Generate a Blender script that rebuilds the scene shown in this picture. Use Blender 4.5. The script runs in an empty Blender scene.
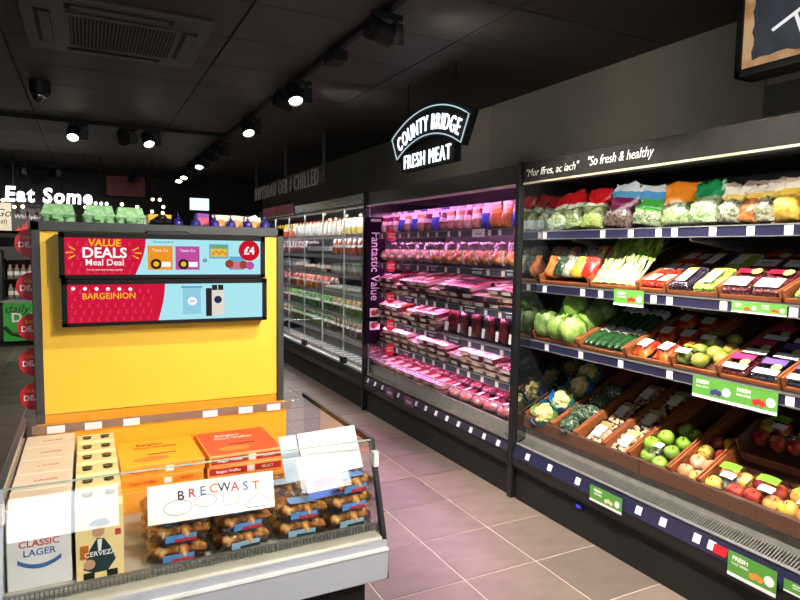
import bpy, math, random
from mathutils import Matrix, Vector, noise
random.seed(11)
R = math.radians
PI = math.pi
scene = bpy.context.scene
COL = scene.collection

# ------------------------------------------------------------------ camera
def make_camera(f=615.0, yaw=27.0, pitch=-4.6, roll=0.9, h=1.5):
    y, p, r = R(yaw), R(pitch), R(roll)
    F = Vector((math.sin(y)*math.cos(p), math.cos(y)*math.cos(p), math.sin(p)))
    Rt = Vector((math.cos(y), -math.sin(y), 0)); U = Rt.cross(F)
    r2 = Rt*math.cos(r) + U*math.sin(r); u2 = U*math.cos(r) - Rt*math.sin(r)
    cd = bpy.data.cameras.new('camera'); co = bpy.data.objects.new('camera', cd); COL.objects.link(co)
    cd.sensor_fit = 'HORIZONTAL'; cd.sensor_width = 36; cd.lens = 36*f/800
    cd.clip_start = 0.02
    m = Matrix((r2, u2, -F)).transposed().to_4x4(); m.translation = (0, 0, h)
    co.matrix_world = m; scene.camera = co
make_camera()
# ------------------------------------------------------------------ world, exposure
w = bpy.data.worlds.new('world'); scene.world = w; w.use_nodes = True
bg = w.node_tree.nodes['Background']; bg.inputs['Color'].default_value = (0.86, 0.93, 1.0, 1); bg.inputs['Strength'].default_value = 13.0
vs = scene.view_settings
vs.view_transform = 'Standard'; vs.look = 'None'; vs.exposure = 0.0; vs.gamma = 1.0; vs.use_curve_mapping = False
SPOT_W = 150.0

# ------------------------------------------------------------------ helpers: materials
def lin(c):
    return tuple((v/255/12.92 if v/255 <= .04045 else ((v/255+.055)/1.055)**2.4) for v in c)
MATS = {}
def new_mat(name):
    m = bpy.data.materials.new(name); m.use_nodes = True; nt = m.node_tree; nt.nodes.clear()
    out = nt.nodes.new('ShaderNodeOutputMaterial'); MATS[name] = m
    return m, nt, out
def mat(name, col=None, rough=.5, metal=0.0, var=.10, scale=18, bump=0.0, emit=0.0, spec=.5, coat=0.0, stretch=None):
    """plain surface with a procedural tone variation"""
    if name in MATS: return MATS[name]
    m, nt, out = new_mat(name); N = nt.nodes; L = nt.links
    c = lin(col)
    b = N.new('ShaderNodeBsdfPrincipled'); L.new(b.outputs[0], out.inputs[0])
    b.inputs['Roughness'].default_value = rough; b.inputs['Metallic'].default_value = metal
    b.inputs['Specular IOR Level'].default_value = spec; b.inputs['Coat Weight'].default_value = coat
    tc = N.new('ShaderNodeTexCoord'); nz = N.new('ShaderNodeTexNoise'); nz.inputs['Scale'].default_value = scale; nz.inputs['Detail'].default_value = 4
    if stretch:
        mp = N.new('ShaderNodeMapping'); mp.inputs['Scale'].default_value = stretch
        L.new(tc.outputs['Object'], mp.inputs[0]); L.new(mp.outputs[0], nz.inputs['Vector'])
    else: L.new(tc.outputs['Object'], nz.inputs['Vector'])
    rp = N.new('ShaderNodeValToRGB'); L.new(nz.outputs['Fac'], rp.inputs[0])
    rp.color_ramp.elements[0].position = .3; rp.color_ramp.elements[1].position = .7
    rp.color_ramp.elements[0].color = (*[v*(1-var) for v in c], 1); rp.color_ramp.elements[1].color = (*[min(1, v*(1+var)) for v in c], 1)
    L.new(rp.outputs[0], b.inputs['Base Color'])
    if emit:
        L.new(rp.outputs[0], b.inputs['Emission Color']); b.inputs['Emission Strength'].default_value = emit
    if bump:
        bp = N.new('ShaderNodeBump'); bp.inputs['Strength'].default_value = bump; bp.inputs['Distance'].default_value = .01
        L.new(nz.outputs['Fac'], bp.inputs['Height']); L.new(bp.outputs[0], b.inputs['Normal'])
    return m
def duo(name, c1, c2, scale=40, rough=.5, lo=.42, hi=.58, bump=.3, c3=None, spec=.5):
    """two or three colours mixed by noise: leaves, meat, mushrooms, speckled fruit"""
    if name in MATS: return MATS[name]
    m, nt, out = new_mat(name); N = nt.nodes; L = nt.links
    b = N.new('ShaderNodeBsdfPrincipled'); L.new(b.outputs[0], out.inputs[0]); b.inputs['Roughness'].default_value = rough
    b.inputs['Specular IOR Level'].default_value = spec
    tc = N.new('ShaderNodeTexCoord'); nz = N.new('ShaderNodeTexNoise'); nz.inputs['Scale'].default_value = scale; nz.inputs['Detail'].default_value = 3
    L.new(tc.outputs['Object'], nz.inputs['Vector'])
    rp = N.new('ShaderNodeValToRGB'); L.new(nz.outputs['Fac'], rp.inputs[0]); e = rp.color_ramp.elements
    e[0].position = lo; e[0].color = (*lin(c1), 1); e[1].position = hi; e[1].color = (*lin(c2), 1)
    if c3: q = e.new(min(.95, hi+.1)); q.color = (*lin(c3), 1)
    L.new(rp.outputs[0], b.inputs['Base Color'])
    if bump:
        bp = N.new('ShaderNodeBump'); bp.inputs['Strength'].default_value = bump; bp.inputs['Distance'].default_value = .01
        L.new(nz.outputs['Fac'], bp.inputs['Height']); L.new(bp.outputs[0], b.inputs['Normal'])
    return m
def banded(name, stops, wob=.03, rough=.25, nscale=25, speck=None, axis=2):
    """printed bag: bands of colour by height, speck = (z below which contents show through, colour, colour)"""
    if name in MATS: return MATS[name]
    m, nt, out = new_mat(name); N = nt.nodes; L = nt.links
    b = N.new('ShaderNodeBsdfPrincipled'); L.new(b.outputs[0], out.inputs[0]); b.inputs['Roughness'].default_value = rough
    b.inputs['Coat Weight'].default_value = .4; b.inputs['Coat Roughness'].default_value = .12
    tc = N.new('ShaderNodeTexCoord'); sx = N.new('ShaderNodeSeparateXYZ'); L.new(tc.outputs['Object'], sx.inputs[0])
    nz = N.new('ShaderNodeTexNoise'); nz.inputs['Scale'].default_value = nscale; nz.inputs['Detail'].default_value = 3; L.new(tc.outputs['Object'], nz.inputs['Vector'])
    ma = N.new('ShaderNodeMath'); ma.operation = 'MULTIPLY_ADD'; ma.inputs[1].default_value = wob; L.new(nz.outputs['Fac'], ma.inputs[0]); L.new(sx.outputs[axis], ma.inputs[2])
    rp = N.new('ShaderNodeValToRGB'); rp.color_ramp.interpolation = 'CONSTANT'; e = rp.color_ramp.elements
    mu = N.new('ShaderNodeMath'); mu.operation = 'MULTIPLY'; mu.inputs[1].default_value = 2.0
    L.new(ma.outputs[0], mu.inputs[0]); L.new(mu.outputs[0], rp.inputs[0])
    e[0].position = 0; e[0].color = (*lin(stops[0][1]), 1); e[1].position = min(1, (stops[1][0]+wob*.5)*2); e[1].color = (*lin(stops[1][1]), 1)
    for z, c in stops[2:]:
        q = e.new(min(1, (z+wob*.5)*2)); q.color = (*lin(c), 1)
    colour = rp.outputs[0]
    if speck:
        n2 = N.new('ShaderNodeTexNoise'); n2.inputs['Scale'].default_value = 48; n2.inputs['Detail'].default_value = 6; n2.inputs['Roughness'].default_value = .7; n2.inputs['Distortion'].default_value = 1.2; L.new(tc.outputs['Object'], n2.inputs['Vector'])
        r2 = N.new('ShaderNodeValToRGB'); L.new(n2.outputs['Fac'], r2.inputs[0])
        r2.color_ramp.elements[0].position = .38; r2.color_ramp.elements[0].color = (*[v*.62 for v in lin(speck[1])], 1)
        r2.color_ramp.elements[1].position = .62; r2.color_ramp.elements[1].color = (*[v*.62 for v in lin(speck[2])], 1)
        lt = N.new('ShaderNodeMath'); lt.operation = 'LESS_THAN'; lt.inputs[1].default_value = speck[0]+wob*.5; L.new(ma.outputs[0], lt.inputs[0])
        mx = N.new('ShaderNodeMix'); mx.data_type = 'RGBA'; L.new(lt.outputs[0], mx.inputs['Factor']); L.new(colour, mx.inputs['A']); L.new(r2.outputs[0], mx.inputs['B'])
        colour = mx.outputs['Result']
    L.new(colour, b.inputs['Base Color'])
    bp = N.new('ShaderNodeBump'); bp.inputs['Strength'].default_value = .5; bp.inputs['Distance'].default_value = .01
    L.new(nz.outputs['Fac'], bp.inputs['Height']); L.new(bp.outputs[0], b.inputs['Normal'])
    return m
def clear(name, tint=(1, 1, 1), refl=.06, rough=.03, ior=1.45, bump=0.0):
    """thin clear sheet: glass, acrylic, shrink film"""
    if name in MATS: return MATS[name]
    m, nt, out = new_mat(name); N = nt.nodes; L = nt.links
    t = N.new('ShaderNodeBsdfTransparent'); t.inputs[0].default_value = (*tint, 1)
    g = N.new('ShaderNodeBsdfGlossy'); g.inputs['Roughness'].default_value = rough
    fr = N.new('ShaderNodeLayerWeight'); fr.inputs['Blend'].default_value = .5
    pw_ = N.new('ShaderNodeMath'); pw_.operation = 'POWER'; pw_.inputs[1].default_value = 5.0; L.new(fr.outputs['Facing'], pw_.inputs[0])
    f0 = ((ior-1)/(ior+1))**2+refl
    ad = N.new('ShaderNodeMath'); ad.operation = 'MULTIPLY_ADD'; ad.use_clamp = True; ad.inputs[1].default_value = 1-f0; ad.inputs[2].default_value = f0; L.new(pw_.outputs[0], ad.inputs[0])
    mx = N.new('ShaderNodeMixShader'); L.new(ad.outputs[0], mx.inputs[0]); L.new(t.outputs[0], mx.inputs[1]); L.new(g.outputs[0], mx.inputs[2]); L.new(mx.outputs[0], out.inputs[0])
    if bump:
        tc = N.new('ShaderNodeTexCoord'); nz = N.new('ShaderNodeTexNoise'); nz.inputs['Scale'].default_value = 30; nz.inputs['Detail'].default_value = 3
        L.new(tc.outputs['Object'], nz.inputs['Vector'])
        bp = N.new('ShaderNodeBump'); bp.inputs['Strength'].default_value = bump; bp.inputs['Distance'].default_value = .02
        L.new(nz.outputs['Fac'], bp.inputs['Height']); L.new(bp.outputs[0], g.inputs['Normal']); L.new(bp.outputs[0], fr.inputs['Normal'])
    return m
def glow(name, col, strength):
    if name in MATS: return MATS[name]
    m, nt, out = new_mat(name); e = nt.nodes.new('ShaderNodeEmission'); e.inputs[0].default_value = (*lin(col), 1); e.inputs[1].default_value = strength
    nt.links.new(e.outputs[0], out.inputs[0]); return m
def mirrorish(name, col, refl=.5, rough=.04):
    if name in MATS: return MATS[name]
    m, nt, out = new_mat(name); N = nt.nodes; L = nt.links
    d = N.new('ShaderNodeBsdfDiffuse'); d.inputs[0].default_value = (*lin(col), 1)
    g = N.new('ShaderNodeBsdfGlossy'); g.inputs['Roughness'].default_value = rough
    mx = N.new('ShaderNodeMixShader'); mx.inputs[0].default_value = refl; L.new(d.outputs[0], mx.inputs[1]); L.new(g.outputs[0], mx.inputs[2]); L.new(mx.outputs[0], out.inputs[0])
    return m

# ------------------------------------------------------------------ helpers: meshes
class MB:
    def __init__(s): s.v = []; s.f = []
    def add(s, vs, fs, M=None):
        n = len(s.v)
        s.v += [tuple(M @ Vector(p)) if M else tuple(p) for p in vs]
        s.f += [[i+n for i in f] for f in fs]; return s
    def box(s, x0, x1, y0, y1, z0, z1, M=None):
        return s.add([(x0,y0,z0),(x1,y0,z0),(x1,y1,z0),(x0,y1,z0),(x0,y0,z1),(x1,y0,z1),(x1,y1,z1),(x0,y1,z1)],
                     [(0,3,2,1),(4,5,6,7),(0,1,5,4),(1,2,6,5),(2,3,7,6),(3,0,4,7)], M)
    def cbox(s, x0, x1, y0, y1, z0, z1, c=.004, M=None):
        """box with chamfered vertical and horizontal edges"""
        c = min(c, (x1-x0)/2.1, (y1-y0)/2.1, (z1-z0)/2.1)
        def ring(i, z): return [(x0+i+c,y0+i,z),(x1-i-c,y0+i,z),(x1-i,y0+i+c,z),(x1-i,y1-i-c,z),(x1-i-c,y1-i,z),(x0+i+c,y1-i,z),(x0+i,y1-i-c,z),(x0+i,y0+i+c,z)]
        vs = ring(c*.6, z0)+ring(0, z0+c)+ring(0, z1-c)+ring(c*.6, z1); fs = [tuple(range(7,-1,-1)), tuple(range(24,32))]
        for k in range(3):
            for i in range(8): fs.append((k*8+i, k*8+(i+1)%8, k*8+8+(i+1)%8, k*8+8+i))
        return s.add(vs, fs, M)
    def frustum(s, w0, d0, w1, d1, z0, z1, M=None):
        a, b, c, d = w0/2, d0/2, w1/2, d1/2
        return s.add([(-a,-b,z0),(a,-b,z0),(a,b,z0),(-a,b,z0),(-c,-d,z1),(c,-d,z1),(c,d,z1),(-c,d,z1)],
                     [(0,3,2,1),(4,5,6,7),(0,1,5,4),(1,2,6,5),(2,3,7,6),(3,0,4,7)], M)
    def prism(s, pts, z0, z1, M=None):
        n = len(pts)
        return s.add([(x,y,z0) for x,y in pts]+[(x,y,z1) for x,y in pts],
                     [tuple(range(n-1,-1,-1)), tuple(range(n,2*n))]+[(i,(i+1)%n,n+(i+1)%n,n+i) for i in range(n)], M)
    def lathe(s, prof, n=16, M=None, sq=1.0):
        vs = []; fs = []
        for r, z in prof:
            for i in range(n):
                a = 2*PI*i/n; ca, sa = math.cos(a), math.sin(a)
                if sq != 1: ca = math.copysign(abs(ca)**sq, ca); sa = math.copysign(abs(sa)**sq, sa)
                vs.append((r*ca, r*sa, z))
        for k in range(len(prof)-1):
            for i in range(n): fs.append((k*n+i, k*n+(i+1)%n, (k+1)*n+(i+1)%n, (k+1)*n+i))
        fs.append(tuple(range(n-1,-1,-1))); fs.append(tuple(range((len(prof)-1)*n, len(prof)*n)))
        return s.add(vs, fs, M)
    def tube(s, pts, r, n=8, M=None):
        pts = [Vector(p) for p in pts]; vs = []; fs = []
        rr = r if isinstance(r, (list, tuple)) else [r]*len(pts)
        for k, p in enumerate(pts):
            t = (pts[min(k+1, len(pts)-1)]-pts[max(k-1, 0)]).normalized()
            a = t.cross(Vector((0, 0, 1)));  a = a if a.length > .05 else t.cross(Vector((0, 1, 0))); a.normalize(); b = t.cross(a)
            for i in range(n): vs.append(p+(a*math.cos(2*PI*i/n)+b*math.sin(2*PI*i/n))*rr[k])
        for k in range(len(pts)-1):
            for i in range(n): fs.append((k*n+i, k*n+(i+1)%n, (k+1)*n+(i+1)%n, (k+1)*n+i))
        fs.append(tuple(range(n-1,-1,-1))); fs.append(tuple(range((len(pts)-1)*n, len(pts)*n)))
        return s.add(vs, fs, M)
    def blob(s, c, rad, n=12, m=8, amp=0.0, freq=3.0, seed=0, M=None, zcut=None):
        if isinstance(rad, (int, float)): rad = (rad,)*3
        vs = []; fs = []
        for j in range(m+1):
            th = PI*j/m
            for i in range(n):
                a = 2*PI*i/n; d = Vector((math.sin(th)*math.cos(a), math.sin(th)*math.sin(a), math.cos(th)))
                k = 1+amp*noise.noise(d*freq+Vector((seed*7.3, seed*1.7, 0))) if amp else 1
                z = c[2]+d.z*rad[2]*k
                if zcut is not None: z = max(z, zcut)
                vs.append((c[0]+d.x*rad[0]*k, c[1]+d.y*rad[1]*k, z))
        for j in range(m):
            for i in range(n): fs.append((j*n+i, (j+1)*n+i, (j+1)*n+(i+1)%n, j*n+(i+1)%n))
        return s.add(vs, fs, M)
    def grid(s, fn, nu, nv, M=None):
        vs = [fn(u/nu, v/nv) for v in range(nv+1) for u in range(nu+1)]
        fs = [(v*(nu+1)+u, v*(nu+1)+u+1, (v+1)*(nu+1)+u+1, (v+1)*(nu+1)+u) for v in range(nv) for u in range(nu)]
        return s.add(vs, fs, M)
    def mesh(s, name, m, smooth=None):
        me = bpy.data.meshes.new(name); me.from_pydata([tuple(p) for p in s.v], [], s.f); me.validate()
        if m: me.materials.append(m)
        if smooth is not None:
            me.shade_smooth()
            try: me.set_sharp_from_angle(angle=R(smooth))
            except Exception: pass
        me.update(); return me

WM = {}
I4 = Matrix.Identity(4)
T = Matrix.Translation
def RX(a): return Matrix.Rotation(R(a), 4, 'X')
def RY(a): return Matrix.Rotation(R(a), 4, 'Y')
def RZ(a): return Matrix.Rotation(R(a), 4, 'Z')
def SC(x, y=None, z=None): return Matrix.Diagonal((x, x if y is None else y, x if z is None else z, 1))
def obj(name, me, parent=None, M=I4, kind=None, label=None):
    """M is the world matrix"""
    if isinstance(me, tuple): me = me[0].mesh(name, me[1], me[2] if len(me) > 2 else None)
    o = bpy.data.objects.new(name, me); COL.objects.link(o); WM[o] = M.copy()
    if parent: o.parent = parent; o.matrix_basis = WM[parent].inverted() @ M
    else: o.matrix_basis = M
    if kind: o['kind'] = kind
    if label: o['label'] = label
    return o
SEEN = {}
def tag(o, label, cat, group=None):
    o['label'] = label; o['category'] = cat
    if group: o['group'] = group
    SEEN[label] = SEEN.get(label, 0)+1
    return o
def thing(name, label, cat, M=I4, group=None):
    o = bpy.data.objects.new(name, None); COL.objects.link(o); WM[o] = M.copy(); o.matrix_basis = M; o.empty_display_size = .05
    return tag(o, label, cat, group)
CACHE = {}
def spawn(key, build, name, label, cat, M, group=None):
    """one individual of a kind: build() gives [(part name, mesh, [sub parts])] once; copies share the meshes"""
    if key not in CACHE: CACHE[key] = build()
    parts = CACHE[key]
    if len(parts) == 1 and not parts[0][2]:
        return tag(obj(name, parts[0][1], None, M), label, cat, group)
    t = thing(name, label, cat, M, group)
    for pn, me, subs in parts:
        po = obj(pn, me, t, M)
        if pn in STUFF: po['kind'] = 'stuff'
        for sn, sm in subs:
            so = obj(sn, sm, po, M)
            if sn in STUFF: so['kind'] = 'stuff'
    return t
STUFF = set()
def P(name, mb, m, smooth=None, subs=()): return (name, mb.mesh(name, m, smooth), [(n, b.mesh(n, mm, sm)) for n, b, mm, sm in subs])
ORD = ['leftmost','second from left','third from left','fourth from left','fifth from left','sixth from left','seventh from left','eighth from left','ninth from left','tenth from left','eleventh from left','twelfth from left','thirteenth from left','fourteenth from left','fifteenth from left','sixteenth from left','seventeenth from left','eighteenth from left','nineteenth from left','twentieth from left']
ORD += ['twenty-%s from left' % o for o in ('first','second','third','fourth','fifth','sixth','seventh','eighth','ninth')] + ['thirtieth from left']
ORD += ['thirty-%s from left' % o for o in ('first','second','third','fourth','fifth','sixth','seventh','eighth','ninth')] + ['fortieth from left']
def nth(i, n): return 'rightmost' if (i == n-1 and n > 1) else ORD[i]
# faces: MX = surface facing the aisle (-X), reads from far to near; MY = surface facing the camera end (-Y)
def MX(x, y, z): return Matrix(((0,0,-1,x),(-1,0,0,y),(0,1,0,z),(0,0,0,1)))
def MY(x, y, z): return Matrix(((1,0,0,x),(0,0,-1,y),(0,1,0,z),(0,0,0,1)))
TXT = {}
def text_mesh(s, size, m, bold=0.0, shear=0.0, depth=.0008, align='CENTER', spacing=1.0, sx=1.0):
    k = (s, size, m.name, bold, shear, depth, align, spacing, sx)
    if k in TXT: return TXT[k]
    cu = bpy.data.curves.new('lettering', 'FONT'); cu.body = s; cu.size = size; cu.shear = shear; cu.offset = bold*size; cu.extrude = depth
    cu.align_x = align; cu.align_y = 'CENTER'; cu.space_character = spacing; cu.resolution_u = 3
    o = bpy.data.objects.new('lettering', cu); COL.objects.link(o)
    bpy.context.view_layer.update()
    me = bpy.data.meshes.new_from_object(o.evaluated_get(bpy.context.evaluated_depsgraph_get()))
    bpy.data.objects.remove(o); bpy.data.curves.remove(cu)
    if sx != 1: me.transform(SC(sx, 1, 1))
    me.materials.clear(); me.materials.append(m); TXT[k] = me
    return me
def lettering(s, size, m, M, parent, name='lettering', **kw): return obj(name, text_mesh(s, size, m, **kw), parent, M)
def flat(name, pts, m, M, parent, th=.0012, kind=None): return obj(name, (MB().prism(pts, 0, th), m), parent, M, kind)
def rect(x0, x1, y0, y1): return [(x0,y0),(x1,y0),(x1,y1),(x0,y1)]
def circ(r, n=24, cx=0, cy=0, a0=0, a1=2*PI): return [(cx+r*math.cos(a0+(a1-a0)*i/n), cy+r*math.sin(a0+(a1-a0)*i/n)) for i in range(n)]

# ------------------------------------------------------------------ shared materials
black = mat('black_metal', (24,24,26), .42, var=.15)
matt_black = mat('matt_black', (15,15,16), .7, var=.2)
charcoal = mat('charcoal_metal', (58,60,62), .45, var=.06)
grey_metal = mat('grey_metal', (150,150,150), .35, .6, var=.06)
steel = mat('steel', (175,176,178), .28, .9, var=.05)
white_pl = mat('white_plastic', (235,236,238), .4, var=.02)
navy = mat('navy_strip', (38,38,66), .3, var=.1)
tagwhite = mat('price_paper', (240,228,235), .5, var=.03)
ink = mat('ink', (40,35,45), .6, var=.05)
white_ink = mat('white_ink', (245,245,245), .5, var=.02)
wood = mat('orange_wood', (146,80,40), .55, var=.30, scale=9, stretch=(1,12,12), bump=.15)
dark_wood = mat('dark_wood', (88,58,44), .55, var=.30, scale=9, stretch=(1,12,12), bump=.15)
film = clear('shrink_film', (.97,.97,.97), .05, .12, 1.35, bump=.6)
glass = clear('case_glass', (.985,.99,.985), .0, .01, 1.5)
acrylic = clear('acrylic', (.97,.98,.98), .0, .05, 1.4)
green_card = mat('green_card', (92,158,62), .5, var=.05)
red_card = mat('red_card', (214,24,38), .45, var=.05)
gold_ink = mat('gold_ink', (250,178,30), .5, var=.03)

# ================================================================== THE SETTING
X0, X1, Y0, Y1, ZC = -4.2, 3.25, -3.4, 12.6, 2.8
def struct(name, mb, m, smooth=None):
    o = obj(name, (mb, m, smooth)); o['kind'] = 'structure'; return o
# floor: grout bed + porcelain tiles 0.408 m
grout = mat('grout', (206,190,178), .8, var=.05)
tile_mats = []
for k, c in enumerate(((112,98,90),(118,103,94),(105,93,86),(122,106,97))):
    tile_mats.append(mat('floor_tile_%d' % k, c, .42, var=.16, scale=5.5, bump=.04, stretch=(1,2.2,1)))
floor = struct('floor', MB().box(X0, X1, Y0, Y1, -.06, -.003), grout)
TS = .4085; tx0, ty0 = 1.922, 2.268
def floor_tile_mesh(m): return MB().cbox(.0034, TS-.0034, .0034, TS-.0034, -.012, .0, .0012).mesh('floor_tile', m)
tm = [floor_tile_mesh(m) for m in tile_mats]
far_tiles = MB(); cells = []
for i in range(-15, 4):
    for j in range(-14, 26):
        x, y = tx0+i*TS, ty0+j*TS
        if x < X0 or x+TS > X1 or y < Y0 or y+TS > Y1: continue
        cells.append(((-1.3 < x < 2.3 and 1.1 < y), abs(x-1.2)*.5+abs(y-2), x, y))
near = sorted([c for c in cells if c[0]], key=lambda c: c[1])[:230]
ns = set((c[2], c[3]) for c in near)
for _, _, x, y in cells:
    if (x, y) in ns: obj('floor_tile', random.choice(tm), floor, T((x, y, 0)) @ T((TS/2,TS/2,0)) @ RZ(random.choice((0,180))) @ T((-TS/2,-TS/2,0)))
    else: far_tiles.box(x+.0025, x+TS-.0025, y+.0025, y+TS-.0025, -.012, 0)
obj('floor_tiles_beyond', (far_tiles, tile_mats[0]), floor, kind='stuff')
# ceiling: dark metal panels 0.61 x 1.25 on a black grid
ceil_m = mat('ceiling_panel', (70,66,64), .62, var=.10, scale=2.5)
ceiling = struct('ceiling', MB().box(X0, X1, Y0, Y1, ZC+.012, ZC+.08), matt_black)
cme = MB().cbox(.005, 1.245, .004, .606, 0, .02, .003).mesh('ceiling_panel', ceil_m)
AC = (-.30, .69, 3.72, 4.70)
for i in range(-3, 2):
    for j in range(-10, 16):
        x, y = .82+i*1.25, 3.36+j*.61
        if x < X0-.9 or y < Y0 or y+.6 > Y1: continue
        if x+.6 > AC[0] and x < AC[1]-.6 and y+.3 > AC[2] and y < AC[3]-.3 and False: continue
        obj('ceiling_panel', cme, ceiling, T((x, y, ZC-.006)))
# walls
wall_m = mat('grey_wall', (142,134,125), .6, var=.12, scale=1.6)
wall_r = struct('wall_right', MB().box(X1+.012, X1+.2, Y0, Y1, 0, ZC+.08), matt_black)
wy = 12.6
for k, (a, b) in enumerate(((-3.4,-.3),(-.3,2.112),(2.12,4.6),(4.607,7.1),(7.107,9.6),(9.607,12.6))):
    obj('wall_panel', (MB().cbox(X1-.01, X1+.012, a, b, 0, ZC, .003), wall_m), wall_r)
obj('wall_panel', (MB().cbox(X1-.016, X1-.009, .7, 2.112, 2.24, 2.40, .002), mat('wall_inset', (82,78,74), .6, var=.08)), wall_r, label='darker inset wall panel')
back_m = mat('back_wall_black', (22,21,22), .6, var=.2)
struct('wall_back', MB().box(X0-.1, X1+.2, Y1, Y1+.15, 0, ZC+.08), back_m)
struct('wall_left', MB().box(X0-.15, X0, Y0, Y1, 0, ZC+.08), mat('left_wall', (84,80,78), .6))
# shop front behind the viewer; unseen windows shaped to reflect in the case glass
wins = ((-3.6, -1.5), (-.86, .30), (2.36, 3.15))
WZ0, WZ1 = 1.86, 2.42
fw = MB().box(X0, X1, Y0-.15, Y0, 0, WZ0).box(X0, X1, Y0-.15, Y0, WZ1, ZC+.08)
ed = [X0]+[v for w_ in wins for v in w_]+[X1]
for a, b in zip(ed[0::2], ed[1::2]): fw.box(a, b, Y0-.15, Y0, WZ0, WZ1)
struct('wall_front', fw, mat('front_wall', (70,68,68), .6))
for k, (a, b) in enumerate(wins):
    wn = bpy.data.objects.new('window_%d' % (k+1), None); COL.objects.link(wn); WM[wn] = I4.copy(); wn['kind'] = 'structure'
    fr = MB().box(a, a+.04, Y0-.12, Y0-.05, WZ0, WZ1).box(b-.04, b, Y0-.12, Y0-.05, WZ0, WZ1).box(a, b, Y0-.12, Y0-.05, WZ0, WZ0+.04).box(a, b, Y0-.12, Y0-.05, WZ1-.04, WZ1)
    obj('window_frame', (fr, charcoal), wn)
    obj('pane', (MB().box(a+.04, b-.04, Y0-.09, Y0-.082, WZ0+.04, WZ1-.04), glass), wn)
    ld = bpy.data.lights.new('window_portal', 'AREA'); ld.shape = 'RECTANGLE'; ld.size = b-a; ld.size_y = WZ1-WZ0; ld.cycles.is_portal = True
    lo = bpy.data.objects.new('window_portal', ld); COL.objects.link(lo); lo.matrix_basis = T(((a+b)/2, Y0-.2, (WZ0+WZ1)/2)) @ RX(90) @ RY(0)
    lo.matrix_basis = T(((a+b)/2, Y0-.2, (WZ0+WZ1)/2)) @ RX(90)

# ================================================================== CEILING FITTINGS
# air-conditioning cassette
acg = mat('cassette_grey', (86,83,80), .5, var=.05)
ac = thing('air_conditioner', 'dark grey square ceiling air conditioning cassette with slatted centre grille', 'air conditioner', T((.195, 4.21, ZC-.006)))
zz = ZC-.006
m = MB().cbox(AC[0], AC[1], AC[2], AC[3], zz-.03, zz, .012)
obj('housing', (m, acg), ac)
gx0, gx1, gy0, gy1 = -.06, .50, 3.93, 4.49
obj('grille_back', (MB().box(gx0, gx1, gy0, gy1, zz-.032, zz-.029), matt_black), ac)
gr = obj('grille_frame', (MB().box(gx0-.02,gx1+.02,gy0-.02,gy0,zz-.042,zz-.03).box(gx0-.02,gx1+.02,gy1,gy1+.02,zz-.042,zz-.03).box(gx0-.02,gx0,gy0,gy1,zz-.042,zz-.03).box(gx1,gx1+.02,gy0,gy1,zz-.042,zz-.03), acg), ac)
slm = MB().box(-.0045, .0045, gy0, gy1, -.006, 0).mesh('slat', acg)
for k in range(28): obj('slat', slm, gr, T((gx0+.01+k*.02, 0, zz-.034)))
for (a,b,c,d) in ((AC[0]+.07, AC[0]+.15, 3.92, 4.5),(AC[1]-.15, AC[1]-.07, 3.92, 4.5),(-.08,.47,AC[2]+.05,AC[2]+.12),(-.08,.47,AC[3]-.12,AC[3]-.05)):
    v = obj('vent', (MB().box(a,b,c,d,zz-.034,zz-.029), matt_black), ac)
    if b-a < .2: obj('flap', (MB().box(a+.022,b-.006,c+.03,d-.03,zz-.040,zz-.033), acg), v)
    else: obj('flap', (MB().box(a+.03,b-.03,c+.02,d-.006,zz-.040,zz-.033), acg), v)
# dome camera
dc = thing('security_camera', 'black ceiling security camera with clear dome', 'camera', T((-.30, 5.75, ZC-.006)))
obj('mount', (MB().lathe([(.02,0),(.075,-.005),(.075,-.10),(.062,-.115)][::-1], 20), black, 40), dc, T((-.30, 5.75, ZC-.006)))
obj('dome', (MB().blob((0,0,-.115), (.058,.058,.058), 16, 10), mirrorish('smoked_dome', (20,20,22), .35, .08), 60), dc, T((-.30, 5.75, ZC-.006)))
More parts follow.
